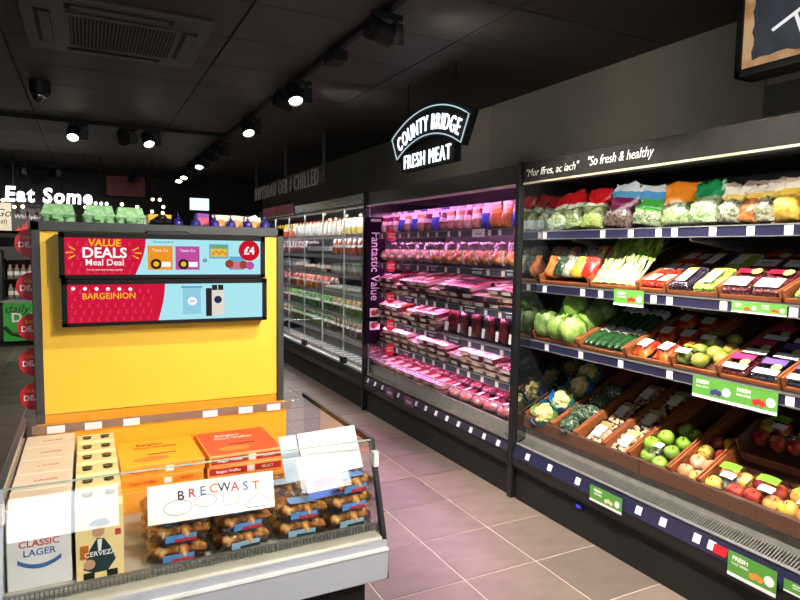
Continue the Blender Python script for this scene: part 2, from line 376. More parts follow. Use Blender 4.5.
# lighting track: runs, each a thing
def track(x0, x1, y0, y1, label):
    tag(obj('lighting_track', (MB().cbox(x0, x1, y0, y1, ZC-.045, ZC-.006, .004), matt_black)), label, 'light track', 'ceiling lighting tracks')
track(1.43, 1.47, -1.2, 7.26, 'black lighting track running along the aisle to the corner')
track(-3.2, 1.47, 7.265, 7.305, 'nearer black lighting track crossing the ceiling')
track(1.43, 1.47, 7.31, 11.36, 'black lighting track continuing beyond the corner towards the back')
track(-3.2, 1.47, 11.365, 11.405, 'farther black lighting track crossing near the back wall')
lens_on = glow('spot_lens', (255,246,226), 30)
def spot_parts():
    a = P('adapter', MB().cbox(-.09,.09,-.016,.016,-.03,0,.004).tube([(.05,0,-.03),(.05,0,-.055)],.011,8), matt_black)
    d = P('driver_box', MB().cbox(.015,.09,-.028,.028,-.165,-.05,.006), black)
    return [a, d]
def spotlight(x, y, aim, label, lit=True, power=1.0, size=58, head=1.0):
    """hangs from a track at (x,y), aims at point"""
    M = T((x, y, ZC-.045)); t = thing('track_spotlight', label, 'spotlight', M, 'track spotlights')
    if 'spot' not in CACHE: CACHE['spot'] = spot_parts()
    for pn, me, _ in CACHE['spot']: obj(pn, me, t, M)
    piv = Vector((x-.045, y, ZC-.045-.10)); dirv = (Vector(aim)-piv).normalized()
    H = T(piv) @ dirv.to_track_quat('-Z', 'Y').to_matrix().to_4x4()
    if 'spothead' not in CACHE:
        h = MB().lathe([(.03,.085),(.052,.07),(.056,.0),(.058,-.075),(.052,-.078),(.050,-.058)][::-1], 20).box(-.012,.06,-.012,.012,-.01,.01)
        for k in range(4): h.lathe([(.060,.062-k*.014),(.060,.056-k*.014)][::-1], 20)
        CACHE['spothead'] = (h.mesh('lamp_head', matt_black, 35), MB().lathe([(.050,-.060),(.050,-.056)], 20).mesh('lens', lens_on), MB().lathe([(.050,-.060),(.050,-.056)], 20).mesh('lens', mirrorish('dark_lens', (12,12,12), .2, .2)))
    hd = obj('lamp_head', CACHE['spothead'][0], t, H)
    obj('lens', CACHE['spothead'][1 if lit else 2], hd, H)
    if lit:
        ld = bpy.data.lights.new('lamp', 'SPOT'); ld.energy = SPOT_W*power; ld.spot_size = R(size); ld.spot_blend = .6; ld.shadow_soft_size = .045; ld.color = (1.0, .93, .82)
        lo = bpy.data.objects.new('lamp', ld); COL.objects.link(lo); lo.parent = hd
        lo.matrix_basis = T((0, 0, -.09))
# near part of the track (most of it above and behind the frame)
spotlight(1.45, -.7, (1.5, 1.8, 0), 'track spotlight nearest the shop front windows', power=1.8, size=80)
spotlight(1.45, .3, (.35, 2.6, .7), 'track spotlight behind the viewer aimed at the yellow stand', power=1.6, size=62)
spotlight(1.45, 1.3, (2.6, 1.6, .6), 'track spotlight beside the hanging picture aimed at produce', power=2.2, size=75)
spotlight(1.45, 1.75, (.35, 3.0, 1.0), 'track spotlight above the glass case aimed at yellow panel', power=.9, size=60)
spotlight(1.45, 2.25, (2.6, 2.4, .6), 'track spotlight over the aisle tiles aimed at salad shelves', power=2.0, size=75)
spotlight(1.45, 3.05, (3.2, 3.1, 2.25), 'large black spotlight seen side-on at top of the photo', power=.7, size=95)  # beam added to wash the wall above the fridges
spotlight(1.45, 4.55, (1.5, 3.0, .0), 'lit spotlight with narrow bright lens, nearer of the aligned pair', power=1.0, size=60)
spotlight(1.45, 4.85, (3.2, 5.0, 2.2), 'black spotlight with added light on the wall, directly behind a lit one', power=.5, size=95)  # lit as an added wall-washer to lift the wall brightness
spotlight(1.45, 6.05, (1.6, 4.3, .0), 'lit spotlight with round bright lens just before the track corner', power=1.2, size=60)
tag(obj('track_power_feed', (MB().cbox(1.40,1.50,3.72,3.90,ZC-.11,ZC-.045,.006), matt_black)), 'small black power feed box on the aisle track', 'power box')
spotlight(-1.5, 7.285, (-.9, 10.6, .9), 'added unseen spotlight outside the left edge to brighten the deli counter', power=2.0, size=60)  # out-of-view lamp added to brighten the deli area
spotlight(-.05, 7.285, (-.3, 5.4, .4), 'lit spotlight hanging left of the pair on the cross track', power=.5, size=70)
spotlight(.42, 7.285, (.8, 10.5, 1.2), 'dark spotlight hanging in middle of the nearer cross track', lit=False)
spotlight(.66, 7.285, (1.1, 5.6, .4), 'lit spotlight rightmost on the nearer cross track', power=.5, size=70)
for k, (y, lit) in enumerate(((7.6, False),(8.2, False),(8.9, True),(9.6, False),(10.4, True),(11.0, True))):
    spotlight(1.45, y, (1.2 if lit else 2.9, y-1.2, .5 if lit else 2.2), ('lit' if lit else 'dark')+' spotlight on the far aisle track, %s beyond the corner' % ('first','second','third','fourth','fifth','sixth')[k], lit=lit, power=.6, size=80)
spotlight(-.42, 11.385, (-1, 9.6, .8), 'dark spotlight left of the red panel on farther cross track', lit=False)
spotlight(-.9, 11.385, (-1, 12, 1.2), 'dark spotlight at left end of the farther cross track', lit=False)
spotlight(.75, 11.385, (.6, 12.4, 1.8), 'dark spotlight in front of the red panel on farther cross track', lit=False)

# ================================================================== SIGNS ABOVE THE FRIDGES
sign_white = glow('sign_white', (236,246,255), 2.6)
line_white = glow('sign_line', (200,225,240), .9)
def fit_text(s, width, height, m, bold=0.0, depth=.004, bend=None, shear=0.0, spacing=1.0):
    """lettering scaled to width x height, centred; bend = radius of the arc it follows"""
    me = text_mesh(s, 1.0, m, bold=bold, depth=depth, shear=shear, spacing=spacing).copy()
    xs = [v.co.x for v in me.vertices]; ys = [v.co.y for v in me.vertices]
    cx, cy = (min(xs)+max(xs))/2, (min(ys)+max(ys))/2; sx = width/(max(xs)-min(xs)); sy = height/(max(ys)-min(ys))
    for v in me.vertices:
        x, y = (v.co.x-cx)*sx, (v.co.y-cy)*sy
        if bend: a = x/bend; x, y = (bend+y)*math.sin(a), (bend+y)*math.cos(a)-bend
        v.co = (x, y, v.co.z)
    me.update(); return me
def letters(me, parent, M, name='letter'):
    """every separate letter of a built sign is a part of its own"""
    n = len(me.vertices); up = list(range(n))
    def find(i):
        while up[i] != i: up[i] = up[up[i]]; i = up[i]
        return i
    for p in me.polygons:
        v = list(p.vertices)
        for q in v[1:]: up[find(q)] = find(v[0])
    comp = {}
    for p in me.polygons: comp.setdefault(find(p.vertices[0]), []).append(p)
    for ps in sorted(comp.values(), key=lambda ps: me.vertices[ps[0].vertices[0]].co.x):
        mb = MB(); ix = {}
        for p in ps:
            for v in p.vertices:
                if v not in ix: ix[v] = len(mb.v); mb.v.append(tuple(me.vertices[v].co))
            mb.f.append([ix[v] for v in p.vertices])
        obj(name, (mb, me.materials[0]), parent, M)
Ys, zc, XS = 4.06, 1.378, 2.27
sg = thing('meat_sign', 'black hanging arched sign with lit COUNTY BRIDGE FRESH MEAT lettering', 'sign', T((XS+.05, Ys, 2.12)))
A = R(29.2); Ro, Ri = 1.177, .98
arc = [(Ro*math.sin(-A+2*A*i/24), Ro*math.cos(-A+2*A*i/24)) for i in range(25)]+[(Ri*math.sin(A-2*A*i/24), Ri*math.cos(A-2*A*i/24)) for i in range(25)]
big = [((x)*1.0, y) for x, y in arc]
obj('arched_board', (MB().prism([((Ro+.02)*math.sin(-A*1.04+2.08*A*i/24), (Ro+.02)*math.cos(-A+2*A*i/24)) for i in range(25)]+[((Ri-.02)*math.sin(1.04*A-2.08*A*i/24), (Ri-.02)*math.cos(A-2*A*i/24)) for i in range(25)], -.05, 0), matt_black), sg, MX(XS, Ys, zc))
obj('lower_board', (MB().box(-.40, .40, .745, .90, -.05, 0).box(-.34, .34, .89, 1.0, -.05, -.02), matt_black), sg, MX(XS, Ys, zc))
ol = MB(); pts = [(x, y, .006) for x, y in arc]+[(arc[0][0], arc[0][1], .006), (arc[1][0], arc[1][1], .006)]
ol.tube(pts, .0045, 6); obj('outline_tube', (ol, line_white), sg, MX(XS, Ys, zc))
me = fit_text('COUNTY BRIDGE', .96, .112, sign_white, bold=.0, bend=1.065, spacing=1.18)
letters(me, sg, MX(XS-.004, Ys, zc+1.065))
letters(fit_text('FRESH MEAT', .70, .105, sign_white, bold=.0, spacing=1.18), sg, MX(XS-.004, Ys, 2.195))
for dy in (-.35, .35): obj('hanging_rod', (MB().tube([(XS+.025, Ys+dy, 2.48), (XS+.025, Ys+dy, ZC-.006)], .006, 8), matt_black), sg)

# chilled aisle lettering on rods
gl = mat('aluminium_letters', (215,210,205), .45, var=.08)
ch = thing('chilled_sign', 'row of grey metal letters reading NWYDDAU OER / CHILLED hung on rods', 'sign', T((2.3, 7.95, 2.2)))
letters(fit_text('NWYDDAU OER / CHILLED', 2.86, .185, gl, bold=-.006, depth=.006, spacing=1.3), ch, MX(2.3, 7.98, 2.305))
obj('rail', (MB().box(2.305, 2.32, 6.4, 9.45, 2.225, 2.24).box(2.305, 2.32, 6.4, 9.45, 2.37, 2.385), black), ch)
for y in (6.43, 7.87, 9.41): obj('hanging_rod', (MB().cbox(2.31, 2.33, y-.035, y+.035, 2.225, ZC-.006, .003), mat('rod_grey', (70,74,78), .5)), ch)

# lit picture at upper right
pc = thing('wall_picture', 'black framed backlit picture of chalk lettering on slate board over wood', 'picture', T((2.3, .9, 2.19)))
pw, ph = 1.45, .62; pyc, pzc = .90, 2.505
fm = MB()
fm.box(-pw/2, pw/2, -ph/2, -ph/2+.028, -.10, .012).box(-pw/2, pw/2, ph/2-.028, ph/2, -.10, .012).box(-pw/2, -pw/2+.022, -ph/2, ph/2, -.10, .012).box(pw/2-.022, pw/2, -ph/2, ph/2, -.10, .012)
obj('frame', (fm, matt_black), pc, MX(2.3, pyc, pzc))
obj('back_box', (MB().box(-pw/2+.02, pw/2-.02, -ph/2+.02, ph/2-.02, -.09, -.01), matt_black), pc, MX(2.3, pyc, pzc))
woodlit = duo('lit_wood_print', (196,140,92), (232,192,146), 7, .5, bump=0)
nt = woodlit.node_tree; b = [n for n in nt.nodes if n.type == 'BSDF_PRINCIPLED'][0]; rp = [n for n in nt.nodes if n.type == 'VALTORGB'][0]
nt.links.new(rp.outputs[0], b.inputs['Emission Color']); b.inputs['Emission Strength'].default_value = .45
pr = obj('print', (MB().box(-pw/2+.022, pw/2-.022, -ph/2+.028, ph/2-.028, -.01, .0), woodlit), pc, MX(2.3, pyc, pzc))
slate = mat('slate_print', (74,80,90), .6, var=.25, scale=12, emit=.35)
sp = []
qx0, qx1, qy0, qy1 = -pw/2+.064, pw/2-.064, -ph/2+.062, ph/2-.06
rs = random.Random(3)
for k in range(40): sp.append((qx0+(qx1-qx0)*k/40, qy0+rs.uniform(-.012, .010)))
for k in range(20): sp.append((qx1+rs.uniform(-.006,.006), qy0+(qy1-qy0)*k/20))
for k in range(40): sp.append((qx1-(qx1-qx0)*k/40, qy1+rs.uniform(-.008,.008)))
for k in range(20): sp.append((qx0+rs.uniform(-.006,.008), qy1-(qy1-qy0)*k/20))
flat('slate_board', sp, slate, MX(2.2995, pyc, pzc), pr)
chalk = glow('chalk_print', (240,240,240), 1.0)
for k, (a, b_) in enumerate(((-.50,-.42),(-.40,-.30),(-.28,-.18))):
    pass
st = MB()
for a, b_ in (((-.515,.0),(-.22,.135)), ((-.435,.04),(-.375,-.125)), ((-.335,.085),(-.30,-.09)), ((-.318,-.03),(-.26,.02)), ((-.26,.02),(-.235,-.06)), ((-.40,-.16),(-.05,-.05))):
    st.tube([(a[0],a[1],.002),(b_[0],b_[1],.002)], .0065, 6)
obj('lettering', (st, chalk), pr, MX(2.298, pyc+.07, pzc-.165))
for dy in (-.6, .6): obj('hanging_rod', (MB().tube([(2.35, pyc+dy, 2.8), (2.35, pyc+dy, ZC-.006)], .005, 8), matt_black), pc)

# ================================================================== REFRIGERATED CASES: shells
XB = 3.18                                   # back of the cases
SN = {}
def shelf_frame(xf, zf, tilt): return T((xf, 0, zf)) @ RZ(-90) @ RX(tilt)   # local x = towards viewer's right (-Y), y = depth, z = up
PK = 1.0235                                 # produce shelves stand this much deeper than first measured
PFR = []
def at(S, y, v, wz=0.0): return S @ T((-y*(PK if any(S is q for q in PFR) else 1), v, wz))
led_white = glow('led_white', (255,248,236), 12)
led_pink = glow('led_pink', (252,165,236), 38)
led_pink_top = glow('led_pink_top', (252,158,232), 20)
led_cool = glow('led_cool', (246,248,252), 34)
case_in = mat('case_interior', (46,46,48), .5, var=.08)
case_pink_in = mat('meat_case_interior', (150,140,148), .45, var=.06)
tag_mesh = MB().box(-.017, .017, -.0185, .0185, 0, .0015).mesh('price_tag', tagwhite)
tag_ink = MB().box(-.012, .006, -.012, -.006, .0015, .002).box(-.012, -.002, .004, .009, .0015, .002).box(.003, .013, .002, .009, .0015, .002).mesh('print', ink)
def case_shell(name, label, ya, yb, led, inner, hdr_z=(1.90, 2.02)):
    """ya < yb; front at X = 2.3"""
    t = thing(name, label, 'fridge', T((2.7, (ya+yb)/2, 0)))
    obj('back_panel', (MB().box(XB-.05, XB, ya, yb, .05, 2.0), inner), t)
    obj('floor_pan', (MB().box(2.42, XB-.05, ya, yb, .26, .30), inner), t)
    obj('kick_plate', (MB().box(2.305, 2.33, ya, yb, 0, .19).box(2.33, XB, ya, yb, 0, .26), matt_black), t)
    # bumper nose profile, swept along Y
    prof = [(2.300,.19),(2.280,.215),(2.276,.265),(2.300,.335),(2.42,.31),(2.42,.19)]
    nose = MB(); n = len(prof)
    nose.add([(x, ya, z) for x, z in prof]+[(x, yb, z) for x, z in prof], [tuple(range(n-1,-1,-1)), tuple(range(n,2*n))]+[(i,n+i,n+(i+1)%n,(i+1)%n) for i in range(n)])
    obj('bumper', (nose, black), t)
    h = obj('header', (MB().cbox(2.295, 2.325, ya, yb, hdr_z[0], hdr_z[1], .003), mat('header_black', (40,38,37), .22, var=.1)), t)
    obj('canopy', (MB().box(2.325, XB, ya, yb, 1.985, 2.02).box(2.55, XB-.05, ya, yb, 1.93, 1.985), inner), t)
    obj('lamp_strip', (MB().box(2.332, 2.372, ya+.03, yb-.03, 1.927, 1.937), led), t)
    obj('lamp_housing', (MB().box(2.327, 2.375, ya, yb, 1.938, 1.985), black), t)
    obj('header_trim', (MB().box(2.290, 2.297, ya, yb, hdr_z[0]-.004, hdr_z[0]+.006), mat('trim_cream', (190,176,150), .4, .3)), h)
    return t
def shelf(t, xf, zf, ya, yb, depth, strip_m, tags, tilt=0, th=.02, strip_h=.042, drop=.0, tag_z=-.024):
    """shelf part with price strip and price tags as sub-parts"""
    S = shelf_frame(xf, zf, tilt)
    o = obj('shelf', (MB().box(-yb, -ya, .0, depth, -th, 0), charcoal), t, S)
    obj('price_strip', (MB().box(-yb, -ya, -.008, .0, -strip_h-.004, .0), strip_m), o, T((xf,0,zf)) @ RZ(-90))
    obj('strip_lip', (MB().box(-yb, -ya, -.013, -.006, -.003, .003).box(-yb, -ya, -.013, -.006, -strip_h-.006, -strip_h-.002), grey_metal), o, T((xf,0,zf)) @ RZ(-90))
    for y in tags:
        M = MX(xf-.0085, y, zf+tag_z)
        g = obj('price_tag', tag_mesh, o, M)
    return S, o
def disc(parent_label, x, y, z, r=.05, txt=('NEW','LOW')):
    t = thing('shelf_disc', parent_label, 'price disc', MY(x, y, z), 'red round price discs')
    obj('card', (MB().prism(circ(r, 28), 0, .0015), red_card), t, MY(x, y, z))
    obj('lettering', text_mesh(txt[0], r*.5, white_ink, bold=.01), t, MY(x, y-.0018, z+r*.25))
    obj('lettering', text_mesh(txt[1], r*.45, white_ink, bold=.01), t, MY(x, y-.0018, z-r*.25))
    obj('clip', (MB().box(r*.6, r*1.1, -.004, .004, -.006, -.0005), acrylic), t, MY(x, y, z))

# ---- produce case
PY0, PY1 = .35, 2.93
pcase = case_shell('produce_fridge', 'black open-fronted produce fridge with wooden crates, nearest on the right', PY0, PY1, led_white, case_in)
obj('end_panel', (MB().box(2.305, XB, PY1, PY1+.012, .19, 2.0), mirrorish('dark_mirror', (30,32,34), .42, .05)), pcase)
obj('end_post', (MB().cbox(2.278, 2.32, PY1+.012, 2.985, 0, 2.03, .004), black), pcase)
# low front riser, grille of the air return
obj('front_riser', (MB().box(2.372, 2.382, PY0, PY1, .355, .455), mat('riser_grey', (150,148,142), .5, .2)), pcase)
gm = MB(); k = 0
GM = T((2.304, 0, .338)) @ RY(-24)
for i in range(int((PY1-PY0)/.0125)): gm.box(0, .078, PY0+i*.0125, PY0+i*.0125+.005, 0, .006, GM)
g = obj('air_grille', (gm, mat('grille_grey', (128,124,118), .4, .5)), pcase, kind='stuff')
obj('grille_bed', (MB().box(0, .078, PY0, PY1, -.012, -.006, GM), matt_black), pcase)
obj('grille_edge', (MB().box(-.004, .010, PY0, PY1, -.004, .008, GM), grey_metal), pcase)
def ks(*v): return tuple(q*PK for q in v)
S1, sh1 = shelf(pcase, 2.40*PK, 1.628, PY0, PY1, .52, navy, ks(2.841,2.386,2.201,2.035,1.947,1.755,1.586,1.434,1.25,1.05), 0)
S2, sh2 = shelf(pcase, 2.37*PK, 1.311, PY0, PY1, .62, navy, ks(2.789,2.483,2.353,2.02,1.931,1.664,1.378,1.2), 21)
S3, sh3 = shelf(pcase, 2.34*PK, .973, PY0, PY1, .66, navy, ks(2.719,2.447,2.172,1.886,1.352,1.15), 21)
S4 = shelf_frame(2.318*PK, .452, 26)
PFR += [S1, S2, S3, S4]
sh4 = obj('shelf', (MB().box(-PY1, -PY0, .0, .80, -.02, 0), charcoal), pcase, S4)
def BSM(y, z=0, lift=0): return T((2.2745, y, .262)) @ Matrix.Rotation(R(20.4), 4, 'Y') @ MX(-lift, 0, z)
for a, b in ((PY0, 1.10), (1.104, 2.05), (2.054, PY1)): obj('front_board', (MB().cbox(2.352, 2.366, a, b, .443, .512, .003), dark_wood), pcase)
bs = obj('base_strip', (MB().box(-PY1, -PY0, .004, .072, 0, .004), navy), pcase, BSM(0))
for y in (2.80,2.604,2.383,1.98,1.843,1.67,1.60,1.13): obj('price_tag', tag_mesh, bs, BSM(y, .040, .0042))
for sname, S, z in (('a', sh1, 1.628), ('b', sh2, 1.311), ('c', sh3, .973)):
    for y in (2.70, 1.93, 1.15):
        xx = {1.628: 2.456, 1.311: 2.426, .973: 2.395}[z]
        obj('bracket', (MB().add([(xx+.02,y,z-.05),(xx+.5,y,z-.06),(xx+.5,y,z-.13),(xx+.03,y,z-.062),(xx+.02,y+.008,z-.05),(xx+.5,y+.008,z-.06),(xx+.5,y+.008,z-.13),(xx+.03,y+.008,z-.062)],[(0,1,2,3),(7,6,5,4),(0,4,5,1),(1,5,6,2),(2,6,7,3),(3,7,4,0)]), grey_metal), S)
# acrylic riser on top shelf
for a, b in ((PY0,1.96),(1.98,PY1-.01)):
    obj('acrylic_fence', (MB().box(2.462, 2.466, a, b, 1.63, 1.70), acrylic), sh1)
# header chalk writing
chalk2 = mat('chalk_writing', (205,202,196), .8, var=.05)
hd = [c for c in pcase.children if c.name.startswith('header')][0]
obj('lettering', fit_text('"Mor ffres, ac iach"', .43, .05, chalk2, depth=.0006, shear=.25, bold=-.006), hd, MX(2.294, 2.69, 1.957))
obj('lettering', fit_text('"So fresh & healthy', .41, .062, chalk2, depth=.0006, shear=.25, bold=-.004), hd, MX(2.294, 2.205, 1.962))
obj('cable_clip', (MB().tube([(2.285,2.075,1.897),(2.28,2.05,1.885),(2.28,2.0,1.885),(2.285,1.975,1.897)],.003,6), acrylic), hd)
obj('status_light', (MB().cbox(2.299,2.306,2.36,2.42,.145,.175,.002), mat('led_panel', (20,20,50), .3)), pcase)
flat('blue_light', rect(-.016,.012,-.008,.006), glow('blue_led', (60,60,255), 2.0), MX(2.2985,2.385,.16), [c for c in pcase.children if c.name.startswith('status_light')][0])
# ---- meat case
MY0, MY1 = 2.99, 5.195
mcase = case_shell('meat_fridge', 'open-fronted meat fridge glowing with pink light under a black header', MY0, MY1, led_pink_top, case_pink_in)
obj('end_panel', (MB().box(2.33, XB, MY0, MY0+.01, .19, 2.0), mirrorish('meat_end_mirror', (60,50,60), .4, .08)), mcase)
obj('end_panel', (MB().box(2.33, XB, MY1-.01, MY1, .19, 2.0), mirrorish('meat_end_mirror', (60,50,60), .4, .08)), mcase)
obj('end_post', (MB().cbox(2.268, 2.32, MY1, 5.225, 0, 2.03, .004), black), mcase)
purple_strip = mat('purple_strip', (84,80,104), .35, var=.12)
MS = []
for k, z in enumerate((1.65, 1.385, 1.115, .872, .655)):
    tg = [MY0+.10+i*.165+random.uniform(-.03,.03) for i in range(13)]
    S, o = shelf(mcase, 2.40, z, MY0+.01, MY1-.01, .46, purple_strip, tg, 10, strip_h=.04)
    MS.append((S, o))
    obj('lamp_strip', (MB().box(2.425, 2.44, MY0+.05, MY1-.05, z-.030, z-.022), led_pink), o)
MW = shelf_frame(2.36, .40, 8)
obj('well_deck', (MB().box(-MY1, -MY0, .0, .72, -.02, 0), charcoal), mcase, MW)
obj('front_riser', (MB().box(2.345, 2.355, MY0, MY1, .33, .43), mat('riser_grey', (118,116,112), .5, .2)), mcase)
obj('front_glass', (MB().box(2.342, 2.348, MY0, MY1, .42, .525), glass), mcase)
obj('glass_rail', (MB().box(2.338, 2.352, MY0, MY1, .525, .532), steel), mcase)
gm = MB()
for i in range(int((MY1-MY0)/.0125)): gm.box(0, .06, MY0+i*.0125, MY0+i*.0125+.005, 0, .006, GM)
obj('air_grille', (gm, mat('grille_grey', (128,124,118), .4, .5)), mcase, kind='stuff')
bs = obj('base_strip', (MB().box(-MY1, -MY0, .018, .066, 0, .004), mat('base_strip_dark', (52,48,64), .35)), mcase, BSM(0))
for i in range(14): obj('price_tag', tag_mesh, bs, BSM(MY0+.1+i*.155, .040, .0042))
# ---- chiller with glass doors
CY0, CY1 = 5.225, 9.05
dcase = case_shell('glass_door_fridge', 'long chilled cabinet with glass doors beyond the meat fridge', CY0, CY1, led_cool, mat('door_case_interior', (120,120,118), .5))
obj('end_post', (MB().cbox(2.285, XB, CY1, CY1+.05, 0, 2.03, .004), black), dcase)
lit_hdr = mat('header_steel', (150,155,158), .22, .8, var=.05)
obj('header_face', (MB().cbox(2.286, 2.295, CY0, CY1, 1.93, 2.02, .002), lit_hdr), dcase)
silver_strip = mat('silver_strip', (206,198,212), .4, var=.1)
CS = []
for k, z in enumerate((1.655, 1.445, 1.235, 1.02, .795, .565)):
    tg = [CY0+.06+i*.105 for i in range(30)]
    S, o = shelf(dcase, 2.44, z, CY0, CY1, .50, silver_strip, tg if k < 6 else (), 0, strip_h=.036)
    CS.append((S, o, z))
    obj('lamp_strip', (MB().box(2.47, 2.48, CY0+.05, CY1-.05, z-.028, z-.021), led_cool), o)
CW = shelf_frame(2.42, .30, 0)
obj('front_riser', (MB().box(2.33, 2.40, CY0, CY1, .30, .34), mat('riser_grey', (118,116,112), .5, .2)), dcase)
dw = (CY1-CY0)/6
edge_m = mat('door_edge', (214,220,218), .25, .3, var=.03)
for k in range(6):
    a, b = CY0+k*dw+.006, CY0+(k+1)*dw-.006
    dr = obj('door', (MB().box(2.335, 2.343, a, b, .36, 1.90), glass), dcase)
    obj('door_edge', (MB().box(2.3345, 2.3435, a, a+.003, .36, 1.90), edge_m), dr)
    obj('door_edge', (MB().box(2.3345, 2.3435, b-.003, b, .36, 1.90), edge_m), dr)
    obj('handle', (MB().tube([(2.335, b-.06 if k % 2 else a+.06, .95), (2.295, b-.06 if k % 2 else a+.06, .97), (2.295, b-.06 if k % 2 else a+.06, 1.33), (2.335, b-.06 if k % 2 else a+.06, 1.35)], .008, 8), steel), dr)
    obj('hinge', (MB().cbox(2.318, 2.36, a if k % 2 else b-.05, a+.05 if k % 2 else b, .30, .40, .004), black), dr)

# ================================================================== PRODUCT BUILDERS (front = -y, base at z = 0)
def pouch_mb(w, h, d, seed=0, top=.5, amp=.010, nu=18, nv=10, rowtop=1.0):
    mb = MB(); vs = []; fs = []
    for j in range(nv+1):
        t = j/nv
        dep = d/2*max(.06, (1-t**2.4))*(.75+.5*math.sin(PI*min(1, t+.18)))
        if t < .08: dep *= .9
        wid = w/2*(1-.10*math.sin(PI*t))*(1+(top-.5)*.3*t)
        for i in range(nu):
            a = 2*PI*i/nu; ca, sa = math.cos(a), math.sin(a)
            ca = math.copysign(abs(ca)**.75, ca); sa = math.copysign(abs(sa)**.85, sa)
            q = Vector((ca*1.5, sa*1.5, t*3.5))
            k = noise.noise(q*1.7+Vector((seed*3.1, seed, 0)))*amp
            x = wid*ca+k; y = dep*sa+k*(.8 if t < .85 else .2); z = t*h*rowtop+(noise.noise(Vector((ca*2, seed, 5)))*amp*1.4 if t > .85 else 0)
            vs.append((x, y, max(0, z)))
    for j in range(nv):
        for i in range(nu): fs.append((j*nu+i, j*nu+(i+1)%nu, (j+1)*nu+(i+1)%nu, (j+1)*nu+i))
    fs.append(tuple(range(nu-1,-1,-1))); fs.append(tuple(range(nv*nu, (nv+1)*nu)))
    return mb.add(vs, fs)
def tray_mb(w, l, h, rim=.006):
    mb = MB().frustum(w*.88, l*.9, w, l, 0, h)
    return mb.box(-w/2-rim, w/2+rim, -l/2-rim, l/2+rim, h-.004, h)
def heap_mb(w, l, h, z0, bumps=5, seed=0, nx=12, ny=14):
    def fn(u, v):
        x, y = (u-.5)*w, (v-.5)*l
        e = min(1, 6*min(u, 1-u, v, 1-v))
        return (x, y, z0+h*e*(.65+.5*abs(noise.noise(Vector((u*bumps, v*bumps*l/w, seed*9.7))))))
    return MB().grid(fn, nx, ny)
def balls_mb(w, l, z0, r, nx, ny, layers=1, seed=0, seg=(8,5)):
    rg = random.Random(seed); mb = MB()
    for q in range(layers):
        for i in range(nx):
            for j in range(ny):
                x = -w/2+(i+.5)*w/nx+rg.uniform(-.25,.25)*w/nx; y = -l/2+(j+.5)*l/ny+rg.uniform(-.25,.25)*l/ny
                mb.blob((x, y, z0+q*r*1.4+rg.uniform(-.2,.25)*r), r*rg.uniform(.85,1.1), seg[0], seg[1])
    return mb
def dome_film_mb(w, l, z0, rise):
    return MB().grid(lambda u, v: ((u-.5)*w, (v-.5)*l, z0+rise*min(1, 5*min(u,1-u,v,1-v))+.0015*math.sin(u*17+v*11)), 10, 10)
def leaf_shell(r, a0, a1, t0, t1, k, seed, nu=8, nv=6):
    def fn(u, v):
        a = a0+(a1-a0)*u; th = t0+(t1-t0)*v
        rr = r*(k+.14*noise.noise(Vector((u*6, v*5, seed)))+.05*(abs(u-.5)*2)**3+.06*(1-v)**4)
        return (rr*math.sin(th)*math.cos(a), rr*math.sin(th)*math.sin(a), rr*math.cos(th)+r*.92)
    return MB().grid(fn, nu, nv)
STUFF.update(('tomatoes','grapes','berries','mushrooms','florets','curd','chopped_vegetables','new_potatoes','pastries'))
white_lab = mat('white_label', (240,240,240), .45, var=.02)
clear_pun = clear('clear_punnet', (.93,.94,.95), .08, .08, 1.45)
black_tray = mat('black_tray', (20,20,22), .35, var=.1)
bag_specs = {   # name: (stops, contents speck)
 'red_salad': ([(0,(120,150,80)),(.10,(214,222,196)),(.135,(206,26,34))], (.105,(70,110,50),(196,206,150))),
 'crisp_salad': ([(0,(120,150,80)),(.11,(224,230,200)),(.13,(214,28,36))], (.115,(110,150,50),(214,222,140))),
 'purple': ([(0,(90,70,70)),(.085,(126,28,84)),(.15,(92,168,214)),(.185,(226,236,240))], (.085,(60,40,44),(150,130,120))),
 'blue_green': ([(0,(120,150,80)),(.075,(70,178,66)),(.14,(84,160,216)),(.185,(226,236,240))], (.075,(50,80,40),(196,206,170))),
 'orange': ([(0,(130,150,80)),(.10,(244,146,34)),(.185,(240,140,40))], (.10,(96,140,60),(206,216,170))),
 'green_leaf': ([(0,(130,170,80)),(.12,(30,140,84)),(.20,(22,120,70))], (.125,(80,130,56),(206,220,180))),
 'stirfry': ([(0,(130,150,60)),(.095,(250,222,120)),(.12,(250,244,226)),(.16,(214,190,176))], (.095,(60,96,44),(226,214,190))),
 'carrot_bag': ([(0,(226,110,50)),(.095,(250,206,90)),(.12,(250,244,226)),(.16,(214,190,176))], (.095,(216,84,40),(240,170,110))),
 'veg_yellow': ([(0,(240,196,60)),(.10,(246,206,80)),(.13,(250,240,220)),(.16,(220,200,180))], (.10,(230,170,40),(250,214,110))),
}
for k, (st, spk) in bag_specs.items(): banded('bag_'+k, st, .03, .22, 25, spk)
def bag(kind, w, h, d, seed): return lambda: [P('bag', pouch_mb(w, h, d, seed, amp=.022, nu=26, nv=14), MATS['bag_'+kind], 80)]

